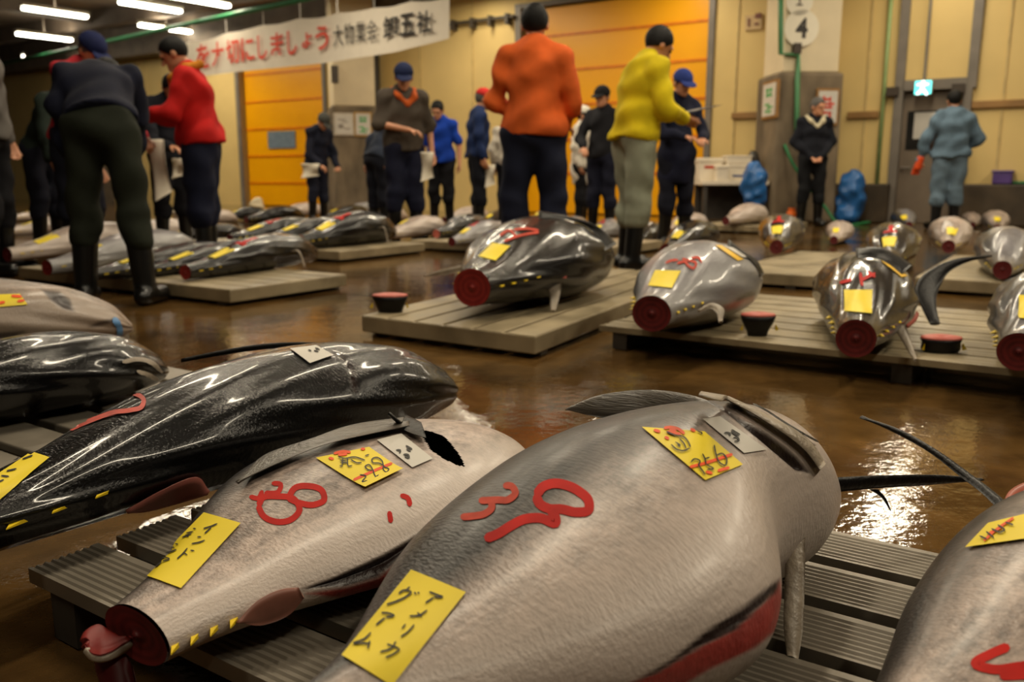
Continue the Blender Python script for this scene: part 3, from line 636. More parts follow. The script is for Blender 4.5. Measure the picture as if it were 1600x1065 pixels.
# hanging-door rail between the post and the wide shutter
z = wp(750, 34)[2]; mb = MB(); mb.tube([P3(wa(700), WB - .1, z), P3(wa(808), WB - .1, z)], .035, 8)
for px in (716, 745, 772, 798): gbox(mb, wa(px) - .03, wa(px) + .03, WB - .16, WB, z - .12, z + .06)
tag(mb.build('door_rail', M('rail_steel', C(70, 62, 52), rough=.5)), 'dark sliding door rail with hangers on the cream wall left of the wide shutter', 'rail')
# exit sign
p = wp(1443, 137, .25); ex = thing('exit_sign', 'small glowing cyan emergency exit sign above the steel door', 'sign', tuple(p))
s_ = 24 / 1350 * p[1]; mb = MB(); mb.box(p, s_, .08, s_ * .86, E1v, E2v); mb.build('lamp_box', MT_WHITE, ex, bevel=.01)
mb = MB(); mb.box(p - E2v * .045, s_ * .94, .012, s_ * .78, E1v, E2v); mb.build('lit_panel', M('exit_panel', C(40, 200, 190), rough=.4, emit=(.12, .85, .8, 1), es=2.2), ex)
f_ = MB(); q = p - E2v * .054
f_.lathe([(.001, -.02), (.03, 0), (.001, .02)], q + ZV * .075, 10)
f_.tube([q + ZV * .05, q - E1v * .01 - ZV * .02], .022, 8); f_.tube([q - ZV * .02, q + E1v * .06 - ZV * .10], .018, 8); f_.tube([q - ZV * .02, q - E1v * .07 - ZV * .09], .018, 8); f_.tube([q + ZV * .04 - E1v * .08, q + ZV * .04 + E1v * .07], .014, 8)
f_.build('running_figure', M('exit_white', C(235, 250, 245), emit=(.9, 1, .98, 1), es=2.0), ex)
mb = MB(); mb.tube([p + ZV * s_ * .4, p + ZV * 2.1], .02, 8); mb.build('hanging_rod', MT_GREY, ex)
for dx in (-.42, .42):
    mb = MB(); mb.box(p + E1v * dx + E2v * .15 - ZV * .02, .16, .12, .12, E1v, E2v); mb.build('bracket', M('dark_bracket', C(60, 48, 36)), ex)
p = wp(1178, 35, .03); mb = MB(); mb.box(p, .26, .05, .22, E1v, E2v); sg = tag(mb.build('wall_plate', M('plate_cream', C(200, 170, 120))), 'small cream plate with dark marks high on the wall left of the number 4 pillar', 'sign')
mb = MB()
for dx, dz, w, h_ in ((-.07, 0, .025, .12), (.05, -.03, .06, .03), (.07, .09, .09, .07)): mb.box(p + E1v * dx + ZV * dz - E2v * .03, w, .02, h_, E1v, E2v)
mb.build('marking', M('plate_mark', C(120, 60, 40)), sg)

# pillars
def pillar(cx, cy, w, wb, zb, nrm, jag=0):
    n = np.array([nrm[0], nrm[1], 0.]); n /= np.linalg.norm(n); u = np.cross(n, ZV) * -1; c = np.array([cx, cy, 0.])
    mb = MB(); mb.box(c + ZV * (zb + CEIL) / 2, w, w, CEIL - zb, u, n); mb.build('pillar', MT_PLAST, bevel=.02, kind='structure')
    mb = MB(); mb.box(c + ZV * zb / 2, wb, wb, zb, u, n); mb.build('pillar', MT_CONC, bevel=.05, kind='structure')
    return c, u, n
pr = atY(1254, 276, 12.6); cR, uR, nR = pillar(pr[0], 12.6 + .4, .80, .93, 2.10, (.06, -1))
pl = atY(551, 276, 17.4); cL, uL, nL = pillar(pl[0], 17.6, .80, .90, 2.0, (.30, -.95))
def plane_hit(px, py, p0, n):
    r = ray(px, py); return O + r * (((p0 - O) @ n) / (r @ n))
def fr(c, n, w): return c + n * (w / 2)
def board(name, label, px, py, w, h_, c, n, wd_, face, glyph, gcol, framec=C(150, 108, 54), cat='sign', off=.02):
    p0 = c + n * (wd_ / 2 + off); p = plane_hit(px, py, p0, n); u = np.cross(ZV, n)
    t = thing(name, label, cat, tuple(p)); mb = MB(); mb.box(p, w, .03, h_, u, n); mb.build('frame', M('sign_frame_%d' % int(framec[0] * 99), framec, rough=.6), t)
    mb = MB(); mb.box(p + n * .012, w * .82, .03, h_ * .86, u, n); mb.build('panel', face, t)
    if glyph:
        mb = MB()
        for gx, gz, gw, gh in glyph: mb.box(p + n * .026 + u * gx * w + ZV * gz * h_, gw * w, .008, gh * h_, u, n)
        mb.build('marking', gcol, t)
    return t
uF = np.cross(ZV, nR)
MG = M('sign_green', C(64, 170, 92), rough=.5); MR = M('sign_red', C(214, 70, 54), rough=.5)
GG = [(0, .26, .40, .05), (-.13, .20, .07, .22), (.13, .20, .07, .22), (0, .16, .34, .04), (0, .10, .40, .04), (-.1, -.12, .3, .05), (.1, -.2, .34, .05), (0, -.24, .07, .26), (-.12, -.3, .2, .05), (.14, -.32, .08, .1)]
nS = -uR if (-uR[0]) < 0 else uR            # left-hand side face of the right pillar
board('notice_board', 'wood-framed white board with green characters on the left side of the concrete pillar', 1204, 156, .62, .52, cR, nS, .93, MT_WHITE, GG, MG)
RR = [(-.18, .12, .10, .34), (-.02, .2, .30, .07), (.08, .08, .4, .06), (.02, -.02, .36, .06), (.1, .12, .07, .3), (-.02, -.16, .4, .06), (.12, -.24, .1, .2), (-.16, -.22, .08, .2), (0, -.3, .34, .05)]
board('notice_board', 'wood-framed white board with red characters on the front of the concrete pillar', 1292, 167, .33, .5, cR, nR, .93, MT_WHITE, RR, MR)
board('notice_board', 'white board with green characters at the foot of the pillar behind the grey-shirted man', 567, 194, .34, .46, cL, nL, .90, MT_WHITE, GG, MG, framec=C(178, 140, 74))
board('notice_board', 'pale poster with faint grey and red marks on the pillar beside the gray-capped man', 537, 194, .38, .42, cL, nL, .90, MT_WHITE, [(-.1, .2, .4, .05), (.05, .1, .3, .04), (-.15, -.1, .25, .2), (.15, -.2, .3, .06)], M('poster_grey', C(150, 140, 130)), framec=C(196, 186, 170))
board('notice_plate', 'narrow dark lettered strip high on the pale pillar under the banner', 523, 116, .13, .32, cL, nL, .80, M('strip_dark', C(66, 56, 44)), None, None, framec=C(90, 80, 64))

def text_mesh(body, size, font_w=1.0, bold=0.0):
    cu = bpy.data.curves.new('lettering', 'FONT'); cu.body = body; cu.size = size; cu.offset = bold; ob = bpy.data.objects.new('lettering', cu); COL.objects.link(ob)
    dg = bpy.context.evaluated_depsgraph_get(); dg.update(); me = ob.evaluated_get(dg).to_mesh(); v = np.array([x.co[:] for x in me.vertices]).reshape(-1, 3); f = [tuple(p_.vertices) for p_ in me.polygons]
    bpy.data.objects.remove(ob); bpy.data.curves.remove(cu); return v, f
def text_on(name, body, p, u, up, n, w, h_, mat, parent, bold=0.0):
    v, f = text_mesh(body, 1.0, bold=bold); lo, hi = v.min(0), v.max(0); q = (v - (lo + hi) / 2) / np.maximum(hi - lo, 1e-6)
    V = p + np.outer(q[:, 0] * w, u) + np.outer(q[:, 1] * h_, up) + n * .004
    return mk(name, V, f, mat, parent, smooth=False)
def roundel(label, px, py, r, txt, tw, th):
    p0 = fr(cR, nR, .80) + nR * .03; p = plane_hit(px, py, p0, nR); t = thing('round_sign', label, 'sign', tuple(p)); mb = MB(); V = []
    for d in (-.015, .015): V += [p + nR * d + r * (math.cos(q) * uF + math.sin(q) * ZV) for q in np.linspace(0, 2 * math.pi, 40, endpoint=False)]
    mb.add(V, [tuple(range(39, -1, -1)), tuple(range(40, 80))] + [(i, (i + 1) % 40, 40 + (i + 1) % 40, 40 + i) for i in range(40)])
    mb.build('disc', M('disc_white', C(238, 230, 208), rough=.4, var=.03), t)
    if txt: text_on('numeral', txt, p, uF, ZV, nR * 5, tw, th, M('numeral_black', C(40, 34, 28)), t, bold=.03)
    return t, p
roundel('round white sign with a black 4 on the plaster of the right pillar', 1252, 44, .245, '4', .17, .27)
t_, p_ = roundel('round white sign cut by the picture top, above the number 4', 1249, 2, .19, '', 0, 0)
mb = MB(); mb.box(p_ + nR * .02 + ZV * .03, .02, .01, .14, uF, nR); mb.box(p_ + nR * .02 - ZV * .05, .09, .01, .018, uF, nR); mb.build('marking', M('disc_mark', C(90, 80, 66)), t_)
# green conduit and junction box on the pillar
p0 = fr(cR, nR, .80) + nR * .05; q = [plane_hit(*x, p0, nR) for x in ((1220, -30), (1220, 84), (1247, 85))]; p1 = fr(cR, nR, .93) + nR * .05
q += [plane_hit(1247, 112, p0, nR), plane_hit(1246, 122, p1, nR), plane_hit(1245, 190, p1, nR), plane_hit(1245, 215, p1, nR)]
mb = MB(); mb.tube(q, .035, 10); cp = tag(mb.build('green_conduit', MT_GREEN, smooth=True), 'green cable conduit stepping down the front of the right pillar', 'pipe')
mb = MB(); mb.box(plane_hit(1245, 76, p0, nR), .1, .1, .14, uF, nR); mb.build('junction_box', M('dark_bracket', C(60, 48, 36)), cp)

# banner on its pole
pa = atY(30, 106, 22.4); pb = atY(500, 14, 14.6); pa[2] = pb[2] = 3.5; du = (pb - pa)[:2] / np.linalg.norm((pb - pa)[:2]); U = np.array([du[0], du[1], 0]); Nb = np.array([U[1], -U[0], 0])
mb = MB(); mb.tube([pa - U * 4, pb + U * 7], .045, 10); tag(mb.build('banner_pole', M('green_pole', C(40, 112, 70), rough=.5), smooth=True), 'long green pole carrying the white banner under the ceiling', 'pole')
def bh(px, py): return plane_hit(px, py, pa - ZV * .0, Nb)
xs = np.linspace(293, 702, 60); top = np.interp(xs, [293, 400, 500, 640, 702], [66, 40, 24, 3, -6]) + 3.0 * np.abs(np.sin((xs - 293) / 409 * math.pi * 7)); bot = np.interp(xs, [293, 330, 400, 510, 620, 702], [122, 117, 109, 98, 81, 60])
V = []
for x, y0, y1 in zip(xs, top, bot):
    for k in range(7): V.append(bh(x, y0 + (y1 - y0) * k / 6) + Nb * .025 * math.sin(x / 14.0) * (1 - k / 9))
ban = thing('banner', 'white cloth banner with red and black Japanese characters under the ceiling', 'banner', tuple(bh(500, 60)))
bc = mk('cloth', V, [(i * 7 + k, i * 7 + k + 1, (i + 1) * 7 + k + 1, (i + 1) * 7 + k) for i in range(59) for k in range(6)], M('banner_cloth', C(232, 222, 204), rough=.8, var=.03), ban)
mr_ = M('banner_red', C(222, 70, 44), rough=.7, var=.1); mk_ = M('banner_black', C(34, 28, 24), rough=.7)
def btext(s, x0, y0, x1, y1, hpx, mat, bold):
    n = len(s)
    for i, ch in enumerate(s):
        f0 = (i + .5) / n; g = math.log(1 + f0 * .35) / math.log(1.35); px = x0 + (x1 - x0) * f0; py = y0 + (y1 - y0) * f0; p = bh(px, py); w = np.linalg.norm(bh(px + (x1 - x0) / n * .44, py) - bh(px - (x1 - x0) / n * .44, py)); h_ = abs(bh(px, py - hpx / 2)[2] - bh(px, py + hpx / 2)[2])
        text_on('character', ch, p + Nb * .045, U, ZV, Nb, w * (.72 if ch in 'し' else .8 if ch in 'ょ' else 1), h_ * (.62 if ch == 'ょ' else 1), mat, bc, bold)
btext('を大切にしましょう', 309, 90, 518, 58, 38, mr_, .02)
btext('大物業会', 523, 57, 593, 46, 33, mk_, .0)
btext('卸五社', 601, 45, 679, 33, 35, mk_, .025)
mb = MB()
for x in np.linspace(296, 700, 8):
    y = np.interp(x, xs, top); p = bh(x, y); mb.tube([p, np.array([p[0], p[1], 3.5])], .008, 5)
mb.build('cord', MT_WHITE, ban)

# ceiling lamps in view
def lamp(px, py, label, z=LAMP_Z):
    p = at(px, py, z); d = np.array([E2[0], E2[1], 0]) ; d = np.array([.62, .785, 0]); t = thing('fluorescent_lamp', label, 'lamp', tuple(p), 'fluorescent ceiling lamps'); side = np.array([-d[1], d[0], 0])
    mb = MB(); mb.box(p + ZV * .07, 1.3, .16, .06, d, side); mb.build('housing', M('lamp_housing', C(190, 186, 172), rough=.5), t)
    for s in (-.045, .045):
        mb = MB(); mb.tube([p - d * .62 + side * s, p + d * .62 + side * s], .03, 10); mb.build('tube', M('tube_glow', C(255, 250, 235), emit=(1, .93, .74, 1), es=TUBE_E), t, smooth=True)
    ld = bpy.data.lights.new('tube_spill', 'AREA'); ld.shape = 'RECTANGLE'; ld.size = 1.2; ld.size_y = .3; ld.energy = 12; ld.color = LAMP_COL; lo = bpy.data.objects.new('tube_spill', ld); COL.objects.link(lo)   # the tubes also shine up past the narrow housing
    lo.location = p + ZV * .11; lo.rotation_euler = (math.pi, 0, math.atan2(d[1], d[0]))
    mb = MB(); mb.tube([p + ZV * .1, p + ZV * (CEIL - z)], .012, 6); mb.build('hanging_rod', MT_GREY, t)
for px, py, l in ((87, 20, 'long fluorescent lamp at the top left corner of the ceiling'), (70, 58, 'fluorescent lamp below the one in the top left corner'), (260, 45, 'fluorescent lamp hanging just left of the banner end'),
                  (72, 91, 'short-looking distant fluorescent lamp above the pink jacket'), (312, 2, 'fluorescent lamp cut by the picture top above the banner'), (62, 118, 'faint farthest fluorescent lamp beside the red cap'), (236, 11, 'dim small fluorescent lamp between the two large top ones')):
    lamp(px, py, l)

# ---------------------------------------------------------------- pallets
MT_PAL = M('aluminium_pallet', C(136, 128, 115), rough=.42, metal=.35, var=.18, scale=6, rvar=.12)
MT_PALD = M('pallet_runner', C(60, 54, 46), rough=.6, var=.2)
MT_PALW = M('painted_pallet', C(146, 132, 104), rough=.45, var=.32, scale=5, rvar=.15, metal=.1)
def pallet(label, A, U_, W_, D_, V_=None, zt=.09, n=6, along='front', ribs=0, gap=.03, mat=None, lip=True, th=.022, group='fish pallets on the wet floor'):
    U_ = np.array([U_[0], U_[1], 0.]); U_ /= np.linalg.norm(U_); V_ = np.array(V_ if V_ is not None else (-U_[1], U_[0], 0.), float); V_ /= np.linalg.norm(V_); A = np.array([A[0], A[1], 0.])
    t = thing('fish_pallet', label, 'pallet', (float(A[0]), float(A[1]), 0), group); mat = mat or MT_PAL
    mb = MB(); w_ax, l_ax, Wn, Ln = (V_, U_, D_, W_) if along == 'front' else (U_, V_, W_, D_); sw = (Wn - gap * (n - 1)) / n
    for i in range(n):
        s0 = i * (sw + gap); 
        if ribs:
            K = ribs * 4; pr_ = []
            for k in range(K + 1):
                x = sw * k / K; z = zt - (.0028 if k % 4 in (2, 3) and 2 < k < K - 2 else 0); pr_.append((x, z))
            pr_ = [(0, zt - th)] + pr_ + [(sw, zt - th)]
            V = [A + w_ax * (s0 + x) + ZV * z + l_ax * l for l in (0, Ln) for x, z in pr_]; m = len(pr_); flip = np.dot(np.cross(w_ax, l_ax), ZV) > 0
            fs = [(k, k + 1, m + k + 1, m + k) for k in range(m - 1)] + [(m - 1, 0, m, 2 * m - 1), tuple(range(m)), tuple(range(2 * m - 1, m - 1, -1))]
            mb.add(V, [f[::-1] if flip else f for f in fs])
        else: mb.box(A + w_ax * (s0 + sw / 2) + l_ax * Ln / 2 + ZV * (zt - th / 2), sw, Ln, th, w_ax, l_ax)
    mb.build('deck', mat, t, bevel=0 if ribs else .004)
    for f_ in (.04, .5, .96):
        mb = MB(); q = A + l_ax * Ln * f_ + w_ax * Wn / 2 + ZV * ((zt - th) / 2 + .001); mb.box(q, Wn - .01, .06, zt - th - .004, w_ax, l_ax); mb.build('runner', MT_PALD, t)
    if lip:
        mb = MB(); mb.box(A + U_ * W_ / 2 + V_ * .008 + ZV * (zt - .036), W_, .02, .066, U_, V_); mb.box(A + U_ * (W_ - .008) + V_ * D_ / 2 + ZV * (zt - .036), .02, D_, .066, U_, V_); mb.build('edge_band', mat, t, bevel=.004)
    return t
def gpal(label, a0, a1, b0, b1, **kw):
    A = P3(a0, b0, 0); return pallet(label, A, E1, a1 - a0, b1 - b0, **kw)
e1f = np.array([.83, -.558])
pallet('ribbed aluminium slat pallet under the two nearest silver tunas', (-.705, 1.175), e1f, 1.9, .795, zt=.1, n=6, ribs=9, gap=.03, lip=False)
pallet('aluminium slat pallet in shadow under the two black tunas at left', (-2.05, 2.26), e1f, 1.28, .80, zt=.1, n=6, ribs=0)
pallet('aluminium slat pallet under the silver tunas at the left edge', (-3.0, 3.05), e1f, 1.2, 1.0, zt=.1, n=6)
pallet('plank pallet with a pale front board under the big dark tuna in mid floor', (-.63, 3.58), (.83, -.56), .86, 2.3, V_=(.46, .89, 0), n=6, along='depth', gap=.018, mat=MT_PALW)
pallet('long ribbed pallet at right under the three red-tailed tunas', (.34, 3.33), (.83, -.553), 2.2, 1.25, n=8, ribs=3, gap=.016, mat=MT_PALW, lip=False)
gpal('pale pallet corner under the front black tuna at left', -5.7, -3.64, 2.90, 3.75, mat=MT_PALW, n=6, gap=.012)
gpal('pale pallet behind it under the row of black tunas', -6.8, -4.82, 4.9, 5.95, mat=MT_PALW, n=6, gap=.012)
gpal('pallet under the tunas between the grey-shirted man and the orange jacket', -5.15, -3.2, 6.15, 7.4, mat=MT_PALW, n=6, gap=.012)
gpal('pallet under the tuna in front of the concrete pillar', -1.85, -1.0, 5.2, 6.9, mat=MT_PALW, n=6, gap=.012)
gpal('pallet at right edge under the tunas below the blue workwear', -.78, .9, 5.45, 7.2, mat=MT_PALW, n=8, gap=.012)
gpal('distant pallet under the pale tuna left of the concrete pillar', -3.95, -2.95, 10.15, 11.4, mat=MT_PALW, n=6, gap=.012)
# ---------------------------------------------------------------- foreground tunas
def S_(pts, sc, ox, oy): return [(x / sc + ox, y / sc + oy) for x, y in pts]
def S2(l, sc, ox, oy): return [S_(p, sc, ox, oy) for p in l]
GRP = 'tunas laid out on the hall floor'
HI = dict(nt=340, nv=230)
F1 = tuna('largest silver tuna in the foreground with a red painted 39 and a gaping belly cut', [-0.167, 0.646, 0.474, 1.243, 0.183, 0.742, 0.028, 0.512, 1.257, 1.215, 0.972, 0.982, 0.949, 0.745, 1.196, 1.379, 0.62, 0.6, 0.55], .1, FM_SILVER, group=GRP, dark=(-.42, .12), belly=(.2, .9), finlets=-3, **HI,
    flesh_polys=[[(940, 1085), (1030, 1048), (1090, 1012), (1150, 980), (1195, 940), (1219, 905), (1224, 940), (1216, 982), (1180, 1012), (1110, 1045), (1060, 1075)]],
    cav_polys=[[(985, 1068), (1050, 1030), (1105, 985), (1160, 950), (1200, 918), (1219, 903), (1214, 925), (1190, 946), (1150, 984), (1088, 1014), (1030, 1050)], S_([(40, 95), (150, 128), (300, 215), (450, 300), (640, 415), (760, 500), (880, 600), (1000, 740), (870, 720), (740, 610), (600, 490), (430, 350), (270, 222)], 5.323, 1080, 600)], cav_depth=(.006, .028))
R = F1.root
pc = slab('pectoral_fin', px3([(886, 637, 1.24), (930, 619, 1.22), (1000, 609, 1.20), (1060, 613, 1.16), (1112, 628, 1.12), (1150, 650, 1.10)]), px3([(886, 640, 1.24), (930, 651, 1.21), (1000, 662, 1.18), (1060, 668, 1.14), (1105, 672, 1.11), (1140, 676, 1.09)]), MT_FING, R, .012, 40, 10)
o_ = S_([(60, 90), (150, 115), (300, 195), (450, 275), (640, 390), (780, 480), (900, 580), (1010, 720)], 5.323, 1080, 600); o2 = S_([(90, 70), (200, 85), (340, 150), (500, 225), (700, 320), (860, 400), (990, 510), (1090, 660)], 5.323, 1080, 600)
slab('gill_cover', curve_px(F1, o_, .010), curve_px(F1, o2, .004), MT_FINL, R, .006, 40, 6)
stroke('gill_slit', F1, S_([(500, 195), (600, 245), (700, 310), (900, 430), (1030, 500)], 5.323, 1080, 600), 3.2, MT_FIN, R, .006)
slab('fin_ray', px3([(1296, 746, 1.20), (1400, 742, 1.24), (1470, 742, 1.27), (1534, 747, 1.30)]), px3([(1300, 769, 1.20), (1360, 763, 1.23), (1450, 757, 1.27), (1534, 750, 1.30)]), MT_FIN, R, .010, 30, 5)
slab('fin_ray', px3([(1358, 764, 1.24), (1375, 775, 1.235), (1391, 798, 1.23)]), px3([(1372, 764, 1.24), (1384, 778, 1.235), (1392, 797, 1.23)]), MT_FIN, R, .006, 14, 4)
slab('pelvic_fin', px3([(1228, 855, 1.04), (1226, 920, 1.0), (1225, 980, .965), (1230, 1024, .94)]), px3([(1258, 840, 1.04), (1257, 920, 1.0), (1254, 985, .965), (1246, 1034, .94)]), MT_FINL, R, .012, 24, 6)
tg = patch('origin_tag', F1, [(644, 892), (728.5, 927), (612, 1072), (535, 1026)], MT_TAG, R, .0022, 14, 20)
tg['label'] = 'yellow paper tag with black katakana'
K3 = (5.755, 540, 880)
stroke('handwriting', F1, S2([[(490, 295), (540, 265), (600, 285), (560, 320), (470, 365), (385, 395)], [(560, 265), (590, 235)], [(625, 285), (645, 300)], [(655, 285), (675, 296)], [(760, 280), (830, 305), (880, 325), (800, 325)], [(800, 330), (725, 380)], [(740, 445), (670, 490), (580, 500)], [(650, 465), (692, 508)],
    [(545, 570), (512, 612)], [(622, 575), (575, 630), (500, 685)], [(375, 748), (480, 800), (430, 835), (360, 868)], [(455, 725), (420, 780), (310, 820)], [(335, 470), (400, 475), (445, 495), (370, 510)], [(365, 515), (285, 580)], [(238, 650), (180, 705), (85, 745), (150, 745), (230, 748)], [(225, 720), (205, 795)]], *K3), 2.8, MT_INK, tg, .0036, 2.0, 3)
tp = patch('price_tag', F1, [(1003, 669), (1101, 752), (1159, 727), (1100, 676)], MT_TAG, R, .0022, 20, 12); tp['label'] = 'yellow price tag with black figures and orange strike'
K8 = (8.88, 1000, 660)
w_ = stroke('red_strike', F1, S2([[(680, 650), (900, 590), (1260, 465)], [(330, 110), (430, 100), (540, 130), (610, 190)], [(370, 160), (470, 180), (560, 190)], [(400, 130), (500, 150)], [(190, 135), (280, 160)], [(340, 230), (400, 260)], [(690, 120), (760, 150)], [(900, 710), (990, 735)], [(1060, 700), (1220, 650)]], *K8), 4.6, MT_ORINK, tp, .0034, 2, 3)
stroke('handwriting', F1, S2([[(1010, 350), (1035, 480), (1080, 590), (1160, 630), (1175, 530), (1110, 465), (1045, 490)], [(850, 470), (880, 530), (900, 620)], [(880, 545), (950, 520)], [(900, 620), (1000, 680), (910, 690)], [(695, 590), (740, 545), (820, 580), (800, 625), (840, 690), (890, 760)], [(360, 165), (480, 215), (600, 240), (660, 310), (690, 385)], [(425, 345), (500, 410), (580, 432), (680, 395)], [(480, 310), (560, 360)], [(510, 330), (550, 385)], [(540, 265), (600, 330), (630, 400)], [(780, 160), (850, 190), (830, 200)]], *K8), 2.1, MT_INK, tp, .0042, 2, 3)
wl = patch('white_label', F1, [(1097, 656), (1161, 709), (1197, 703), (1124, 652)], MT_WHITE, R, .002, 16, 8)
stroke('printed_mark', F1, [[(1141, 674), (1154, 682)], [(1140, 677), (1152, 684)], [(1130, 679), (1138, 680), (1139, 684)], [(1143, 687), (1150, 686), (1152, 691), (1145, 692)]], 2.6, MT_INK, wl, .0034, 2, 3)
K4 = (4.21, 580, 740)
stroke('painted_number', F1, S2([[(1085, 150), (1130, 90), (1190, 68), (1290, 80), (1370, 120), (1430, 180), (1430, 240), (1350, 255), (1250, 235), (1170, 232), (1110, 200), (1083, 140)], [(1165, 235), (1205, 270), (1215, 325), (1120, 295), (1000, 305), (920, 345), (830, 400), (748, 432)]], *K4), 15, MT_PAINT, R, .0009, 3, 6)['label'] = 'thick red painted 9'
stroke('painted_number', F1, S2([[(870, 82), (925, 85), (950, 125), (905, 172), (830, 175), (710, 180)], [(790, 180), (795, 225), (750, 265), (680, 280), (590, 288)]], *K4), 11, MT_PAINTP, R, .0009, 3, 6)['label'] = 'thinner red painted 3 on the dark back'

F2 = tuna('smaller silver tuna with a red painted 38 and a hanging tail flap', [-0.42, 0.891, 0.008, 1.527, 0.191, 0.428, 0.031, 1.104, 1.181, 1.284, 1.025, 0.945, 0.976, 1.155, 1.117, 1.226, 1.0, 0.766, 0.654], .1, FM_SILVER, group=GRP, dark=(.35, .85), finlets=-4, **HI, cutmat=MT_FLESHD,
    flesh_polys=[[(478, 927), (545, 917), (590, 903), (615, 884), (640, 858), (655, 846), (640, 882), (610, 907), (580, 927), (530, 934)]],
    cav_polys=[[(470, 921), (520, 903), (560, 885), (600, 866), (658, 832), (655, 848), (640, 860), (612, 886), (588, 904), (540, 917)]], cav_depth=.02, holes=[S_([(550, 290), (660, 310), (760, 345), (830, 420), (890, 500), (945, 590), (940, 622), (860, 600), (760, 550), (640, 470), (590, 380)], 5.714, 560, 620)], fstep=(.006, .03))
R = F2.root
slab('pectoral_fin', curve_px(F2, [(374, 762), (420, 716), (480, 687), (560, 669), (640, 658)], .008), curve_px(F2, [(376, 764), (440, 734), (510, 706), (580, 689), (640, 676)], .012), MT_FING, R, .006, 40, 8)
slab('gill_cover', curve_px(F2, S_([(270, 140), (340, 200), (430, 230), (560, 290)], 5.714, 560, 620), .012), curve_px(F2, S_([(275, 150), (350, 280), (450, 370), (600, 420)], 5.714, 560, 620), .010), MT_FIN, R, .006, 20, 6)['label'] = 'dark curled gill cover edge'
slab('pelvic_fin', curve_px(F2, [(366, 968), (400, 940), (440, 922), (464, 918)], .008), curve_px(F2, [(366, 969), (410, 966), (450, 950), (472, 930)], .008), M('fin_flesh', C(140, 92, 78), rough=.4, var=.25, scale=20), R, .006, 20, 6)
yt = .90
fl = slab('tail_flap', px3([(132, 1002, yt), (136, 984, yt + .01), (150, 976, yt + .02), (172, 985, yt + .01), (190, 996, yt), (206, 992, yt)]), px3([(133, 1006, yt - .03), (140, 1019, yt - .035), (155, 1023, yt - .03), (175, 1017, yt - .02), (192, 1006, yt - .01), (208, 997, yt)]), MT_FLESH, R, .012, 30, 8); fl['label'] = 'bright red flap of tail meat folded open'
slab('flap_skin', px3([(134, 1012, yt - .034), (140, 1021, yt - .036), (155, 1026, yt - .03), (175, 1020, yt - .02), (192, 1009, yt - .01), (209, 999, yt)]), px3([(138, 1020, yt - .03), (145, 1028, yt - .03), (158, 1032, yt - .025), (178, 1027, yt - .015), (196, 1016, yt), (212, 1003, yt)]), MT_FINL, fl, .008, 24, 5)
slab('tail_flap', px3([(148, 1026, yt), (150, 1045, yt), (156, 1068, yt - .01), (160, 1090, yt - .02)]), px3([(200, 1024, yt + .01), (206, 1040, yt), (212, 1066, yt - .01), (214, 1090, yt - .02)]), MT_FLESHD, R, .03, 16, 8)['label'] = 'dark red lower half of the tail hanging down'
tg = patch('origin_tag', F2, [(320, 802), (377, 819), (283, 921), (225, 899)], MT_TAG, R, .0025, 10, 22); tg['label'] = 'yellow paper tag with black katakana'
K2 = (7.1, 220, 780)
stroke('handwriting', F2, S2([[(862, 292), (800, 318), (708, 347)], [(795, 335), (720, 402)], [(640, 440), (684, 440)], [(722, 478), (660, 500), (575, 516)], [(530, 565), (480, 625), (415, 685)], [(485, 615), (528, 645)], [(560, 590), (605, 596)], [(595, 345), (628, 348)], [(600, 378), (520, 396)], [(580, 400), (530, 420), (475, 445)], [(515, 410), (545, 442)], [(400, 515), (432, 520)], [(358, 552), (392, 557)], [(412, 578), (360, 600), (298, 618)], [(220, 682), (290, 668), (332, 684), (255, 712)], [(250, 712), (178, 772)]], *K2), 2.0, MT_INK, tg, .0038, 2, 3)
tp = patch('price_tag', F2, [(494, 717), (571, 766), (630, 737), (577, 700)], MT_TAG, R, .0025, 18, 12, curl=.004); tp['label'] = 'yellow price tag with black figures and orange strike'
K7 = (7.6, 480, 640)
stroke('red_strike', F2, S2([[(550, 860), (780, 755), (1010, 658)], [(320, 545), (430, 520), (520, 530)], [(370, 560), (480, 550)], [(260, 595), (320, 610)], [(640, 490), (690, 490)], [(720, 860), (760, 885)], [(800, 840), (840, 850)], [(950, 765), (990, 785)]], *K7), 4.2, MT_ORINK, tp, .0037, 2, 3)
stroke('handwriting', F2, S2([[(905, 690), (860, 665), (775, 650), (770, 620), (820, 595), (890, 635), (910, 700), (970, 735), (940, 770), (905, 740), (905, 690)], [(770, 750), (715, 735), (690, 705), (730, 680), (780, 740), (800, 800), (830, 850)], [(795, 845), (850, 800)], [(625, 800), (700, 815), (655, 885), (715, 870)], [(890, 795), (905, 810)], [(370, 590), (450, 605), (560, 590), (690, 628)], [(390, 630), (470, 640)], [(400, 660), (490, 655)], [(430, 600), (420, 690)], [(480, 600), (500, 700), (540, 690)], [(520, 620), (600, 660), (650, 655)], [(390, 695), (430, 700)], [(690, 575), (740, 560)]], *K7), 1.8, MT_INK, tp, .0044, 2, 3)
wl = patch('white_label', F2, [(589, 689), (644, 732), (676, 718), (627, 679)], MT_WHITE, R, .0025, 14, 8)
stroke('printed_mark', F2, [[(634, 699), (644, 705)], [(635, 704), (642, 708)], [(619, 706), (626, 707), (624, 711)], [(630, 713), (638, 714), (639, 718), (632, 716)]], 2.8, MT_INK, wl, .0037, 2, 3)
K5 = (1.954, 0, 520)
stroke('painted_number', F2, S2([[(790, 530), (800, 507), (850, 500), (900, 510), (915, 540), (890, 570), (850, 578), (805, 560), (788, 528)], [(880, 507), (900, 475), (940, 468), (985, 485), (990, 510), (960, 525), (915, 520), (878, 505)]], *K5), 9.5, MT_PAINT, R, .0009, 3, 5)['label'] = 'red painted 8'
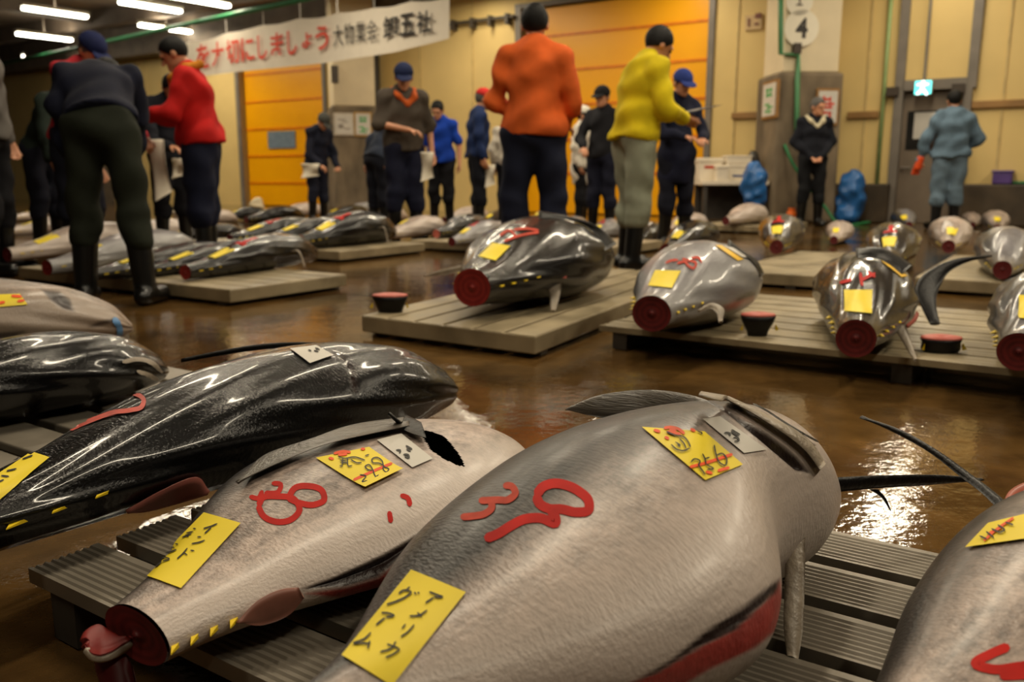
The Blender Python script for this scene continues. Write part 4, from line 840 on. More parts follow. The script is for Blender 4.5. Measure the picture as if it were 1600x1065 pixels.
stroke('painted_number', F2, S2([[(762, 500), (790, 505), (802, 482)], [(830, 460), (858, 464), (852, 484), (808, 490)]], *K5), 7.5, MT_PAINT, R, .0009, 3, 5)['label'] = 'red painted 3'
stroke('painted_mark', F2, S2([[(1222, 496), (1245, 505), (1252, 530)], [(1188, 545), (1194, 580)]], *K5), 8, MT_PAINT, R, .0009, 3, 5)

F3 = tuna('long black tuna at left with a white label on its back', [-0.80, 1.065, -0.14, 1.988, 0.162, 0.68, 0.073, 1.009, 1.013, 0.921, 0.993, 0.989, 0.988, 1.032, 1.008, 0.995, 0.976, 0.919, 0.828], .1, FM_BLACK, nt=170, nv=110, group=GRP, dark=(-1.4, -.9), base_dark=.92, ridge=.0035, cav_polys=[[(516, 545), (541, 556), (556, 580), (558, 612), (552, 612), (548, 584), (536, 562)]])
R = F3.root
slab('dorsal_fin', px3([(283, 560, 1.72), (340, 548, 1.74), (400, 538, 1.77), (460, 534, 1.80), (515, 536, 1.83)]), px3([(283, 566, 1.72), (340, 556, 1.74), (400, 547, 1.77), (460, 543, 1.80), (515, 545, 1.83)]), MT_FIN, R, .006, 30, 5)
slab('pelvic_fin', curve_px(F3, [(192, 790), (246, 760), (302, 741), (322, 757)], .010), curve_px(F3, [(194, 793), (225, 791), (271, 779), (325, 773)], .010), M('fin_flesh_pink', C(158, 92, 82), rough=.4, var=.25, scale=20), R, .007, 24, 6)
tg = patch('origin_tag', F3, [(50, 707), (78, 716), (-14, 792), (-42, 768)], MT_TAG, R, .0025, 8, 18); tg['label'] = 'yellow paper tag with black katakana'
stroke('handwriting', F3, [[(36, 720), (52, 714)], [(22, 722), (30, 718)], [(11, 739), (26, 735)], [(2, 746), (14, 747)], [(-4, 756), (6, 752)]], 2.4, MT_INK, tg, .0038, 2, 3)
wl = patch('white_label', F3, [(453, 546), (494, 541), (521, 556), (484, 569)], MT_WHITE, R, .003, 10, 10)
stroke('printed_mark', F3, [[(492, 546), (499, 549)], [(490, 550), (497, 552)], [(481, 549), (486, 551)]], 2.4, MT_INK, wl, .0045, 2, 3)
stroke('painted_number', F3, [[(195, 616), (211, 616), (225, 626), (222, 636), (204, 642), (179, 645), (153, 654), (128, 664), (110, 672)], [(131, 651), (150, 640), (172, 626)]], 7, M('red_paint_faded', C(196, 84, 72), rough=.4, var=.3, scale=40), R, .002, 3, 4)['label'] = 'faded red painted 9'

F4 = tuna('black tuna behind the white-labelled one with its pale gill bones showing', [-1.52, 1.62, -0.93, 2.27, .150, .62, 0], .1, FM_BLACK, nt=110, nv=72, group=GRP, dark=(-1.4, -.9), base_dark=.93, ridge=.004)
stroke('gill_edge', F4, [[(190, 566), (215, 562), (240, 570), (252, 582)], [(212, 580), (232, 586), (246, 592)]], 6, MT_FINL, F4.root, .004, 4, 4)
F5 = tuna('silver tuna cut off by the right picture edge with a red brush stroke', [0.326, 0.65, 0.939, 1.026, 0.181, 0.615, 0.004, 1.003, 1.072, 1.018, 1.01, 0.991, 0.997, 1.0, 1.0, 1.0, 1.0, 1.0, 1.0], .1, FM_SILVER, group=GRP, dark=(.3, .85), finlets=0, nt=190, nv=130)
R = F5.root
tp = patch('price_tag', F5, [(1546, 820), (1510, 858), (1635, 840), (1640, 797)], MT_TAG, R, .003, 10, 16)
stroke('red_strike', F5, [[(1540, 850), (1560, 832), (1586, 814)], [(1548, 838), (1570, 828)]], 3.6, MT_ORINK, tp, .0045, 2, 3)
stroke('handwriting', F5, [[(1534, 843), (1545, 848)], [(1544, 836), (1556, 846)], [(1552, 832), (1566, 838)], [(1562, 826), (1572, 834), (1564, 838)], [(1574, 822), (1586, 826)]], 2.6, MT_INK, tp, .005, 2, 3)
stroke('painted_number', F5, [[(1577, 1010), (1551, 1021), (1524, 1037), (1551, 1046), (1590, 1042), (1630, 1036)], [(1562, 1056), (1600, 1054), (1640, 1046)]], 15, MT_PAINT, R, .0009, 3, 5)
slab('fin_ray', px3([(1345, 650, 1.34), (1400, 668, 1.28), (1460, 700, 1.20), (1510, 735, 1.13), (1550, 765, 1.07), (1582, 792, 1.02)]), px3([(1346, 652, 1.34), (1398, 676, 1.28), (1454, 708, 1.20), (1500, 744, 1.13), (1536, 772, 1.07), (1566, 802, 1.02)]), MT_FIN, R, .008, 30, 5)['label'] = 'long black fin blade curving back to the left'
slab('gill_cover', px3([(1566, 792, 1.03), (1576, 768, 1.05), (1600, 754, 1.06), (1640, 748, 1.06)]), px3([(1572, 800, 1.03), (1590, 792, 1.03), (1610, 786, 1.03), (1645, 780, 1.03)]), M('gill_red', C(160, 80, 58), rough=.4, var=.35, scale=25), R, .01, 16, 6)

F6 = tuna('pale silver tuna at the left edge with a blue band on its jaw', [-2.364, 2.194, -1.275, 2.856, 0.179, 0.68, 0.002], .1, FM_PINK, nt=150, nv=90, group=GRP, dark=(.7, 1.1), ridge=.005, cav_depth=.014,
    cav_polys=[[(65, 452), (93, 456), (109, 467), (115, 486), (99, 483), (79, 469)], [(137, 512), (153, 503), (179, 497), (186, 500), (172, 505), (150, 510)], [(-10, 520), (42, 517), (30, 525), (-10, 534)]])
stroke('jaw_band', F6, [(176, 497), (184, 508), (186, 522), (180, 531)], 9, M('blue_tape', C(92, 140, 190), rough=.5), F6.root, .004, 3, 4)
tp = patch('price_tag', F6, [(-12, 461), (-12, 481), (43, 476), (31, 460)], MT_TAG, F6.root, .003, 8, 12); stroke('red_strike', F6, [[(18, 464), (34, 465)], [(27, 472), (38, 470)], [(-2, 475), (8, 473)]], 4, MT_ORINK, tp, .005, 2, 3)
hd = at(122, 452, .24); F7 = tuna('pinkish silver tuna lying behind the blue-banded one at the left edge', [hd[0] - 1.05, hd[1] - .48, hd[0], hd[1], .15, .68, 0], .1, FM_PINK, nt=70, nv=48, group=GRP, dark=(.7, 1.1), cav_polys=[[(0, 428), (10, 431), (17, 441), (14, 447), (4, 440)]])
p = [at(76, 546, .12), at(156, 552, .12)]; mb = MB(); d = p[1] - p[0]; ln = np.linalg.norm(d); d /= ln; nn = np.array([-d[1], d[0], 0]); mb.box((p[0] + p[1]) / 2 + ZV * .02 + nn * .01, ln, .012, .06, d, nn * .7 + ZV * .7, np.cross(d, nn * .7 + ZV * .7))
tag(mb.build('wood_slip', M('brown_board', C(112, 74, 40), rough=.7, var=.2, scale=14), bevel=.002), 'small brown board lying between the blue-banded tuna and the black tuna', 'board')

# ---------------------------------------------------------------- middle row
MID = dict(nt=110, nv=72, group=GRP)
def mk_tag(T, q, name='origin_tag'): return patch(name, T, q, MT_TAG, T.root, .004, 8, 8)
M1 = tuna('biggest dark tuna lying in mid floor on the plank pallet', [-0.158, 3.431, 0.386, 4.537, 0.292, 0.669, 0.013, 1.08, 1.116, 1.199, 1.029, 1.012, 1.005, 1.04, 1.013, 1.038, 0.999, 0.93, 0.987], .09, FM_BLACK, dark=(.2, .9), belly=(.75, 1.1), base_dark=.55, ridge=.006, cutmat=MT_FLESH, **MID)
R = M1.root; mk_tag(M1, [(770, 380), (798, 385), (774, 408), (748, 401)])
stroke('painted_number', M1, [[(781, 369), (797, 361), (808, 372)], [(788, 378), (806, 371), (826, 366), (842, 364)], [(803, 360), (822, 358), (842, 361)]], 4, MT_PAINTP, R, .004, 3, 3)
slab('pelvic_fin', px3([(850, 436, 3.74), (857, 455, 3.70), (860, 484, 3.64)]), px3([(878, 437, 3.74), (876, 455, 3.70), (868, 486, 3.64)]), MT_FINL, R, .012, 16, 5)
slab('fin_flesh', px3([(852, 431, 3.72), (868, 428, 3.72), (885, 431, 3.74)]), px3([(852, 436, 3.70), (868, 435, 3.70), (885, 434, 3.72)]), MT_FLESHP, R, .01, 12, 4)
slab('pectoral_fin', px3([(662, 430, 3.75), (690, 421, 3.72), (722, 414, 3.70)]), px3([(662, 432, 3.75), (695, 429, 3.72), (722, 424, 3.70)]), MT_FINL, R, .008, 16, 4)
slab('dorsal_fin', curve_px(M1, [(842, 339), (890, 338), (930, 351), (955, 385)], .03), curve_px(M1, [(842, 344), (885, 344), (920, 358), (944, 392)], .004), MT_FIN, R, .01, 24, 5)
M2 = tuna('grey tuna with a large pale flank at the left end of the long pallet', [0.478, 2.922, 0.944, 3.76, 0.218, 0.729, 0.02, 1.180, 1.074, 1.033, 1.013, 1.001, 1.0, 1.193, 1.008, 1.018, 1.044, 0.979, 1.0], .09, FM_GREY, dark=(.55, 1.05), ridge=.004,
    flesh_polys=[[(1130, 479), (1152, 469), (1178, 461), (1182, 470), (1160, 481), (1136, 486)]], cav_polys=[[(1150, 468), (1170, 457), (1184, 455), (1178, 462), (1152, 470)]], **MID)
R = M2.root; mk_tag(M2, [(1024, 423), (1064, 424), (1050, 451), (1013, 447)])
stroke('painted_number', M2, [[(1040, 412), (1050, 408), (1060, 407)], [(1058, 413), (1070, 410), (1076, 417), (1084, 420), (1087, 412), (1075, 408), (1066, 405)], [(1080, 404), (1092, 404), (1096, 412)]], 4, MT_PAINTP, R, .004, 3, 3)
patch('price_tag', M2, [(1117, 384), (1152, 408), (1161, 406), (1127, 384)], M('orange_paper', C(240, 190, 36), rough=.55), R, .004, 8, 6); patch('white_label', M2, [(1131, 386), (1158, 403), (1166, 403), (1140, 386)], MT_WHITE, R, .006, 8, 4)
slab('pelvic_fin', px3([(1090, 484, 2.98), (1113, 473, 3.0), (1130, 481, 2.97), (1129, 502, 2.92)]), px3([(1092, 488, 2.98), (1111, 482, 2.99), (1119, 488, 2.96), (1123, 503, 2.92)]), MT_FINL, R, .01, 20, 5)
slab('dorsal_fin', curve_px(M2, [(1136, 383), (1160, 391), (1184, 408), (1194, 428)], .025), curve_px(M2, [(1136, 388), (1156, 396), (1176, 412), (1186, 432)], .004), MT_FIN, R, .01, 20, 5)
M3 = tuna('dark tuna facing the viewer tail first in the middle of the long pallet', [1.016, 2.509, 1.489, 3.62, 0.186, 0.784, -0.002, 1.129, 0.905, 0.852, 0.982, 1.167, 1.049, 1.129, 1.071, 1.06, 0.857, 0.937, 0.982], .09, FM_BLACK, dark=(.0, .8), belly=(1.1, 1.4), base_dark=.5, ridge=.006, **MID)
R = M3.root; mk_tag(M3, [(1319, 454), (1363, 454), (1362, 491), (1320, 487)])
stroke('painted_number', M3, [[(1313, 443), (1331, 438)], [(1345, 427), (1347, 448)], [(1346, 439), (1367, 428)], [(1356, 426), (1367, 434)]], 5, MT_PAINT, R, .004, 3, 3)
patch('price_tag', M3, [(1376, 408), (1408, 434), (1417, 432), (1389, 411)], M('orange_paper', C(240, 190, 36), rough=.55), R, .004, 8, 6)
slab('dorsal_fin', curve_px(M3, [(1340, 400), (1368, 399), (1392, 408), (1416, 424)], .03), curve_px(M3, [(1340, 405), (1366, 405), (1388, 414), (1408, 430)], .004), MT_FIN, R, .01, 20, 5)
slab('pectoral_fin', px3([(1548, 398, 3.30), (1490, 405, 3.26), (1455, 420, 3.22), (1436, 436, 3.18), (1429, 452, 3.14), (1440, 480, 3.08), (1453, 506, 3.02)]), px3([(1548, 401, 3.30), (1505, 412, 3.26), (1480, 428, 3.22), (1470, 445, 3.18), (1464, 458, 3.14), (1463, 480, 3.08), (1469, 506, 3.02)]), MT_FIN, R, .014, 40, 7)
slab('pelvic_fin', px3([(1397, 512, 2.78), (1408, 530, 2.74), (1428, 564, 2.66)]), px3([(1415, 508, 2.78), (1423, 530, 2.74), (1433, 561, 2.66)]), MT_FINL, R, .01, 16, 5)
slab('belly_flesh', curve_px(M3, [(1412, 505), (1424, 492), (1432, 486)], .012), curve_px(M3, [(1416, 512), (1428, 503), (1434, 494)], .012), MT_FLESHP, R, .012, 12, 4)
M4 = tuna('grey striped tuna at the right picture edge on the long pallet', [1.402, 2.343, 1.978, 3.071, 0.178, 0.765, -0.006, 1.134, 0.992, 0.979, 1.024, 1.002, 1.001, 1.153, 0.993, 0.998, 0.999, 1.0, 1.0], .09, FM_GREY, dark=(.0, .8), belly=(.8, 1.2), base_dark=.1, ridge=.006, **MID)
mk_tag(M4, [(1592, 462), (1612, 462), (1612, 500), (1592, 498)])

# tail slices lying beside the fish
def tail_slice(label, px, py, z, r, hgt, rb, yaw=0):
    c = at(px, py, z); t = thing('tail_slice', label, 'fish slice', tuple(c), 'cut tail slices on the pallets'); mb = MB()
    mb.lathe([(rb, 0), (rb * 1.15, hgt * .25), (r * .9, hgt * .7), (r, hgt)], c, 28, (1, .72)); mb.build('skin', MT_FIN, t, smooth=True)
    mb = MB(); mb.lathe([(r * .99, hgt - .001), (r * .95, hgt + .006), (r * .6, hgt + .010), (r * .15, hgt + .006), (r * .05, hgt + .002)], c, 28, (1, .72)); mb.build('meat', MT_FLESHP, t, smooth=True)
    for s in (-1, 1):
        q = c + np.array([s * r * .92, -.02, hgt * .45]); mk('finlet', [q + ZV * .012, q - ZV * .012, q + np.array([s * .012, -.006, -.008]), q + np.array([0, .008, 0])], [(0, 1, 2), (0, 2, 3), (1, 3, 2), (0, 3, 1)], MT_YEL, t, smooth=False)
tail_slice('cut tail slice with pale pink meat left of the biggest tuna', 610, 487, .09, .078, .07, .05)
tail_slice('cut tail slice between the grey tuna and the viewer-facing tuna', 1183, 524, .09, .064, .075, .035)
tail_slice('cut tail slice right of the viewer-facing tuna', 1469, 549, .09, .068, .045, .055)
# ---------------------------------------------------------------- tunas further back
def uv_patch(name, T, t0, t1, v0, v1, mat, off=.004, nu=6, nw=6):
    V = []
    for i in range(nu):
        for k in range(nw):
            t = t0 + (t1 - t0) * i / (nu - 1); v = v0 + (v1 - v0) * k / (nw - 1); p = T.S(t, v)[0]; n = T.nrm(np.array([t]), np.array([v]))[0]; n = n if n[2] > 0 else -n; V.append(p + n * off)
    return mk(name, V, [(i * nw + k, i * nw + k + 1, (i + 1) * nw + k + 1, (i + 1) * nw + k) for i in range(nu - 1) for k in range(nw - 1)], mat, T.root)
def bg(label, tail, A, L=1.15, mat='b', head=None, zp=.09, tagv=1.5, tagt=.16, paint=False, base=None, cut=None, fin=False, price=False, dirv=None):
    a = at(tail[0], tail[1], zp + .055)
    d = dirv or (.40, .92); d = np.array(d) / np.hypot(*d); b = a + np.array([d[0] * L, d[1] * L, 0])
    m = {'b': FM_BLACK, 'g': FM_GREY, 's': FM_SILVER}[mat]; kw = dict(b=dict(dark=(-.2, .6), base_dark=.92, belly=(.9, 1.2)), g=dict(dark=(.2, .8), base_dark=.08), s=dict(dark=(.6, 1.05)))[mat]
    if base is not None: kw['base_dark'] = base
    T = tuna(label, [a[0], a[1], b[0], b[1], A, .76, 0], zp, m, nt=60, nv=40, group=GRP, lift=.15, ridge=.006, finlets=3, cutmat=cut or MT_FLESHD, **kw)
    if tagv is not None: uv_patch('origin_tag', T, tagt, tagt + .13, tagv - .36, tagv + .36, MT_TAG)
    if paint: uv_patch('painted_number', T, tagt + .19, tagt + .22, tagv - .3, tagv + .3, MT_PAINT, nu=3); uv_patch('painted_number', T, tagt + .22, tagt + .32, tagv - .06, tagv + .12, MT_PAINT, nu=4, nw=3)
    if price: uv_patch('price_tag', T, .62, .72, 1.0, 1.5, MT_TAG)
    if fin:
        p0 = T.S(.62, np.pi)[0]; q = p0 - np.array([T.n[0], T.n[1], 0]) * .10; slab('pelvic_fin', [p0, (p0 + q) / 2 + ZV * .01, q - ZV * max(0, q[2] - zp - .02)], [p0 + np.array([T.e[0], T.e[1], 0]) * .07, (p0 + q) / 2 + np.array([T.e[0], T.e[1], 0]) * .03, q - ZV * max(0, q[2] - zp - .02) + np.array([T.e[0], T.e[1], 0]) * .01], MT_FINL, T.root, .01, 8, 4)
    return T
bg('front black tuna with a yellow tag on the pallet corner at left', (290, 424), .14, L=1.25, dirv=(.36, .93), paint=True, cut=MT_FLESH, tagv=1.75, fin=True)
bg('black tuna just behind the pallet-corner one and left of it', (226, 420), .11, L=1.25, dirv=(.36, .93), tagv=1.75, price=True)
bg('dark tuna between the boots of the bending man', (142, 426), .11, L=1.25, dirv=(.36, .93), mat='b', base=.7, tagv=1.75)
bg('silver tuna with a red tail cut left of the bending man', (74, 418), .150, L=1.25, dirv=(.36, .93), mat='g', base=.0, tagv=1.75, cut=MT_FLESH)
bg('silver tuna with a slit belly at the left behind the grey-sleeved man', (12, 398), .155, L=1.25, dirv=(.36, .93), mat='s', tagv=2.0, fin=True)
bg('silver tuna with an orange and yellow tag behind the left boots', (8, 362), .14, L=1.25, dirv=(.45, .89), mat='s', tagv=1.5, zp=.005)
bg('pale tuna farthest left at the back row', (20, 340), .15, L=1.25, dirv=(.45, .89), mat='s', tagv=1.3, zp=.005)
bg('silver tuna seen between the bending man and the bucket', (160, 372), .14, L=1.25, dirv=(.45, .89), mat='s', tagv=1.4, zp=.005)
bg('black tuna crossing behind the pallet-corner tuna under the red jacket', (236, 378), .125, L=1.25, dirv=(.45, .89), tagv=1.75, zp=.005)
bg('black tuna with pale flank leftmost of the three beside the orange shutter', (360, 371), .13, L=1.25, dirv=(.45, .89), tagv=1.75, paint=True)
bg('black tuna in the middle of the three beside the orange shutter', (417, 371), .13, L=1.25, dirv=(.45, .89), tagv=1.75)
bg('big black tuna with a red-striped back in front of the grey-shirted man', (470, 380), .185, L=1.25, dirv=(.45, .89), tagv=1.75, paint=True, cut=MT_FLESH, fin=True)
bg('dark tuna with bright highlights at the foot of the orange shutter', (385, 343), .15, L=1.1, tagv=None, zp=.005, dirv=(.55, .83))
bg('pale silver tuna in front of the gray-capped man', (430, 335), .15, L=1.1, mat='s', tagv=1.0, zp=.005, dirv=(.55, .83))
bg('dark tuna with a pink cut right of the gray-capped man', (505, 338), .14, L=1.1, tagv=1.4, zp=.005, dirv=(.5, .86))
bg('silver tuna behind the big red-striped black one', (560, 344), .15, L=1.1, mat='s', tagv=None, zp=.005, dirv=(.5, .86))
bg('silver tuna with yellow tag left of the grey-shirted man boots', (604, 366), .13, L=1.1, mat='s', tagv=1.2, tagt=.25)
bg('round black tuna just right of the grey-shirted man boots', (682, 364), .135, L=1.1, tagv=None, cut=MT_FLESHP)
bg('two-toned tuna with a white upper flank near the blue shirt', (706, 376), .125, L=1.1, mat='g', base=.1, tagv=1.45, paint=True)
bg('black tuna with yellow tag nearest left of the biggest tuna', (770, 370), .115, L=1.1, tagv=1.6)
bg('black tuna with small orange tag behind the navy jacket man', (752, 348), .14, L=1.1, tagv=1.6, zp=.005)
bg('pale pink tuna behind the white shirt', (775, 333), .14, L=1.0, mat='s', tagv=None, zp=.005)
bg('small silver tuna with yellow tag above the back of the biggest tuna', (876, 356), .115, L=.8, mat='g', tagv=1.4, zp=.005, price=True)
bg('tuna with red paint and yellow tag left of the yellow-jacket boots', (925, 370), .14, L=1.0, mat='g', tagv=1.4, paint=True, zp=.005)
bg('dark grey tuna right of the yellow-jacket boots', (992, 376), .14, L=.9, mat='b', base=.4, tagv=None, zp=.005, price=True)
bg('black tuna directly behind the pale-flanked grey tuna', (1040, 391), .155, L=1.25, dirv=(.45, .89), tagv=1.6, price=False)
bg('silver tuna with an open gill behind the yellow jacket', (1046, 364), .165, L=1.3, dirv=(.45, .89), mat='s', tagv=1.7, zp=.005)
bg('pale tuna with dark slit left of the concrete pillar foot', (1134, 346), .165, L=1.15, mat='s', tagv=None, dirv=(.6, .8))
bg('shiny dark tuna with red-brown tail in front of the concrete pillar', (1213, 388), .180, L=1.2, mat='b', base=.25, tagv=1.45, paint=True, dirv=(.33, .94))
bg('small silver tuna in front of the dark-jacketed man', (1303, 374), .135, L=1.0, mat='s', tagv=1.5, zp=.005, dirv=(.42, .9))
bg('black tuna with square yellow tag behind the viewer-facing one', (1388, 412), .175, L=1.15, mat='b', base=.25, tagv=1.45, paint=True, dirv=(.42, .9))
bg('silver tuna with tag below the blue workwear trousers', (1482, 386), .165, L=1.1, mat='s', tagv=1.7, dirv=(.45, .89), fin=True)
bg('grey tuna with tag left of the blue-workwear boots', (1420, 352), .155, L=1.0, mat='g', tagv=1.2, zp=.005, dirv=(.3, .95))
bg('pinkish tuna right of the blue-workwear boots', (1520, 350), .125, L=.7, mat='s', tagv=None, zp=.005, dirv=(.4, .9))
bg('silver tuna with tag farthest right in the back row', (1558, 357), .16, L=1.1, mat='s', tagv=1.6, zp=.005, dirv=(.45, .89))
bg('silver tuna with pink belly at the right edge behind the long pallet', (1566, 424), .175, L=1.1, mat='g', base=0, tagv=None, dirv=(.5, .86), fin=True)

bg('pale tuna behind the bucket between the two groups of legs', (282, 346), .13, L=1.0, mat='s', tagv=1.4, zp=.005, dirv=(.5, .86))
bg('dark tuna in the far row left of the pale crumpled bag', (352, 338), .13, L=.8, mat='b', tagv=1.4, zp=.005, dirv=(.6, .8))
bg('white-flanked tuna far behind the round black one', (694, 343), .15, L=1.0, mat='s', tagv=None, zp=.005, dirv=(.6, .8))
bg('tuna glimpsed between the legs of the orange-jacket man', (832, 342), .12, L=.9, mat='g', tagv=1.3, zp=.005)
bg('grey tuna lying farthest back behind the gray-capped man', (528, 331), .14, L=1.0, mat='g', tagv=None, zp=.005, dirv=(.7, .7))

# ---------------------------------------------------------------- clutter by the wall
MT_FOAM = M('styrofoam', C(226, 214, 192), rough=.7, var=.05, scale=20)
MT_TARP = M('blue_tarp', C(34, 96, 160), rough=.4, var=.2, scale=5, bump=.4, bscale=25)
tY = 12.95
def wx(px, Y): return (px - 800) / F * Y / 1.0 * (1.0)
pt = atY(1140, 284, tY); tw = .96
tb = thing('work_table', 'white-topped table with foam boxes left of the concrete pillar', 'table', (float(pt[0]), tY, 0)); TZ = .60
mb = MB(); mb.box((pt[0], tY, TZ - .03), tw, .7, .06); mb.build('tabletop', MT_FOAM, tb, bevel=.01)
for sx in (-1, 1):
    for sy in (-1, 1): mb = MB(); mb.box((pt[0] + sx * (tw / 2 - .06), tY + sy * .28, (TZ - .06) / 2), .06, .06, TZ - .06); mb.build('leg', MT_PALD, tb)
mb = MB(); mb.box((pt[0], tY + .30, .28), tw - .1, .03, .5); mb.build('back_panel', MT_PALD, tb)
def foam(label, px, w, d_, h_, z, red=False, dy=0.0, blue=False):
    p = atY(px, 276, tY + dy); t = thing('foam_box', label, 'box', (float(p[0]), tY + dy, z), 'foam boxes on the table'); mb = MB(); mb.box((p[0], tY + dy, z + h_ * .4), w, d_, h_ * .8); mb.build('tub', MT_FOAM, t, bevel=.012)
    mb = MB(); mb.box((p[0], tY + dy, z + h_ * .9), w + .02, d_ + .02, h_ * .2); mb.build('lid', MT_FOAM, t, bevel=.012)
    if red or blue: mb = MB(); mb.box((p[0], tY + dy - d_ / 2 - .003, z + h_ * (.6 if red else .3)), w * .55, .006, h_ * .12); mb.build('marking', MT_PAINTP if red else M('blue_print', C(70, 84, 130)), t)
foam('white foam box with red marking at the left end of the table', 1106, .34, .36, .33, TZ, red=True, dy=.05)
foam('white foam box at the table front next to the red-marked one', 1126, .16, .22, .22, TZ, dy=-.2)
foam('white foam box with blue print on the table beside the pillar', 1152, .40, .34, .24, TZ, blue=True)
foam('flat white foam box lying on top of the blue-printed one', 1150, .36, .3, .12, TZ + .245)
q = Field(); p = atY(1176, 250, tY + .0); q.ell((p[0], tY + .02, TZ + .30), (.09, .1, .14), None, .05).ell((p[0] + .03, tY, TZ + .22), (.1, .09, .09), None, .05); V, Fq = q.mesh(.02, wr=.012)
tag(mk('plastic_bag', V, Fq, M('dark_bag', C(60, 58, 54), rough=.35)), 'dark crumpled plastic bag beside the foam boxes against the pillar', 'bag')
def tarp(label, px0, px1, y0, y1, Y, seed):
    a = atY(px0, (y0 + y1) / 2, Y); b = atY(px1, (y0 + y1) / 2, Y); z1 = atY(px0, y0, Y)[2]; z0 = max(0.0, atY(px0, y1, Y)[2]); w = b[0] - a[0]; q = Field()
    q.ell(((a[0] + b[0]) / 2, Y, (z0 + z1) / 2 + .05), (w * .5, .2, (z1 - z0) * .5), None, .1).ell(((a[0] * .4 + b[0] * .6), Y + .05, z0 + (z1 - z0) * .3), (w * .42, .2, (z1 - z0) * .38), None, .1).ell(((a[0] * .6 + b[0] * .4), Y, .12), (w * .5, .22, .14), None, .1)
    V, Fq = q.mesh(.025, wr=.022, seed=seed, cuts=[((0, 0, .002), (0, 0, -1))]); return tag(mk('tarpaulin', V, Fq, MT_TARP), label, 'tarp', 'blue tarps at the pillar')
tarp('bundled blue tarpaulin on the left of the concrete pillar', 1158, 1196, 258, 325, 12.05, 3)
tarp('bundled blue tarpaulin on the right of the concrete pillar', 1310, 1350, 270, 335, 12.55, 9)
p = atY(1236, 346, 11.9); mb = MB(); bxw = .15
ob = thing('orange_container', 'small bright orange container at the foot of the concrete pillar', 'container', (float(p[0]), 11.9, 0)); mb.lathe([(.06, 0), (.072, .02), (.072, .17), (.05, .2)], (p[0], 11.9, 0), 16); mb.build('tub', M('orange_plastic', C(236, 110, 20), rough=.4), ob, smooth=False); mb = MB(); mb.lathe([(.05, .2), (.05, .235), (.04, .24)], (p[0], 11.9, 0), 16); mb.build('lid', M('orange_lid', C(220, 96, 16), rough=.4), ob)
h_ = [atY(1226, 226, 12.5), atY(1236, 250, 12.42), atY(1262, 290, 12.3), atY(1290, 325, 12.2), atY(1308, 344, 12.1)]; h_[-1][2] = .03; h_.append(h_[-1] + np.array([.5, .1, 0])); mb = MB(); mb.tube(cat_rom(h_, 30), .022, 8); tag(mb.build('garden_hose', M('hose_green', C(24, 110, 60), rough=.4), smooth=True), 'green hose slanting down across the pillar foot behind the dark-jacketed man', 'hose')
p = wp(1566, 284, .14); bk = thing('plastic_basket', 'purple plastic basket on the concrete curb at the right wall', 'basket', (float(p[0]), float(p[1]), .56)); c = np.array([p[0], p[1], .56]); mb = MB(); mb.box(c + ZV * .08, .24, .2, .16, E1v, E2v); mb.build('tub', M('purple_plastic', C(86, 64, 128), rough=.4), bk, bevel=.02); mb = MB(); mb.box(c + ZV * .17, .27, .23, .03, E1v, E2v); mb.build('rim', M('purple_plastic', C(86, 64, 128)), bk, bevel=.01)
c = np.array([*(wp(1610, 284, .12)[:2]), .58]); mb = MB(); mb.tube(cat_rom([c - E1v * .28, c - E1v * .1 - E2v * .04, c + E1v * .1 + E2v * .02, c + E1v * .5], 20), .022, 8); tag(mb.build('garden_hose', M('hose_green', C(24, 110, 60), rough=.4), smooth=True), 'green hose lying on the curb beside the purple basket', 'hose')
p = at(290, 352, .12); bu = thing('bucket', 'white bucket standing between the red-jacketed man and the bending man', 'bucket', (float(p[0]), float(p[1]), 0)); hb_ = .28; mb = MB(); mb.lathe([(.10, 0), (.13, hb_), (.125, hb_), (.10, .02)], (p[0], p[1], 0), 24); mb.build('tub', MT_FOAM, bu, smooth=False)
mb = MB(); mb.lathe([(.134, hb_ - .03), (.138, hb_ - .015), (.134, hb_)], (p[0], p[1], 0), 24); mb.build('rim', MT_FOAM, bu)
p = at(401, 336, .0); q = Field(); q.ell((p[0], p[1], .12), (.13, .11, .13), None, .05).ell((p[0] + .04, p[1], .2), (.08, .07, .1), None, .05); V, Fq = q.mesh(.018, wr=.014, seed=4, cuts=[((0, 0, .002), (0, 0, -1))]); tag(mk('plastic_bag', V, Fq, M('pale_bag', C(206, 190, 156), rough=.5)), 'pale crumpled bag on the floor before the orange shutter', 'bag')
# ---------------------------------------------------------------- people
def X(px, Y): return (px - 800) / F * (Y * CP + (H - .9) * -SP * 1.0)
def P(px, Y): return (float(atY(px, 276, Y)[0]), Y)
def sheet(name, label, cat, pts, mat, th=.006, group=None, kids=()):
    pts = [np.array(p) for p in pts]; o = slab(name, [pts[0], (pts[0] + pts[1]) / 2, pts[1]], [pts[3], (pts[3] + pts[2]) / 2, pts[2]], mat, None, th, 8, 5); return tag(o, label, cat, group)
def towel(label, px0, px1, y0, y1, Y, col=(214, 206, 188), skew=0):
    n = 7; A = []; B = []
    for k in range(n):
        t = k / (n - 1); y = y0 + (y1 - y0) * t; sk = skew * t; tw_ = 1.0 - .25 * math.sin(t * 3.0)
        c = (px0 + px1) / 2 + sk; hw = (px1 - px0) / 2 * tw_
        A.append(atY(c - hw, y + (y1 - y0) * .10 * t, Y + .05 * math.sin(4 * t))); B.append(atY(c + hw, y - (y1 - y0) * .08 * t, Y - .04 * math.sin(5 * t)))
    o = slab('towel', A, B, cloth(*col, var=.06), None, .028, 18, 8); return tag(o, label, 'towel', 'white towels')

N = (0, -1)
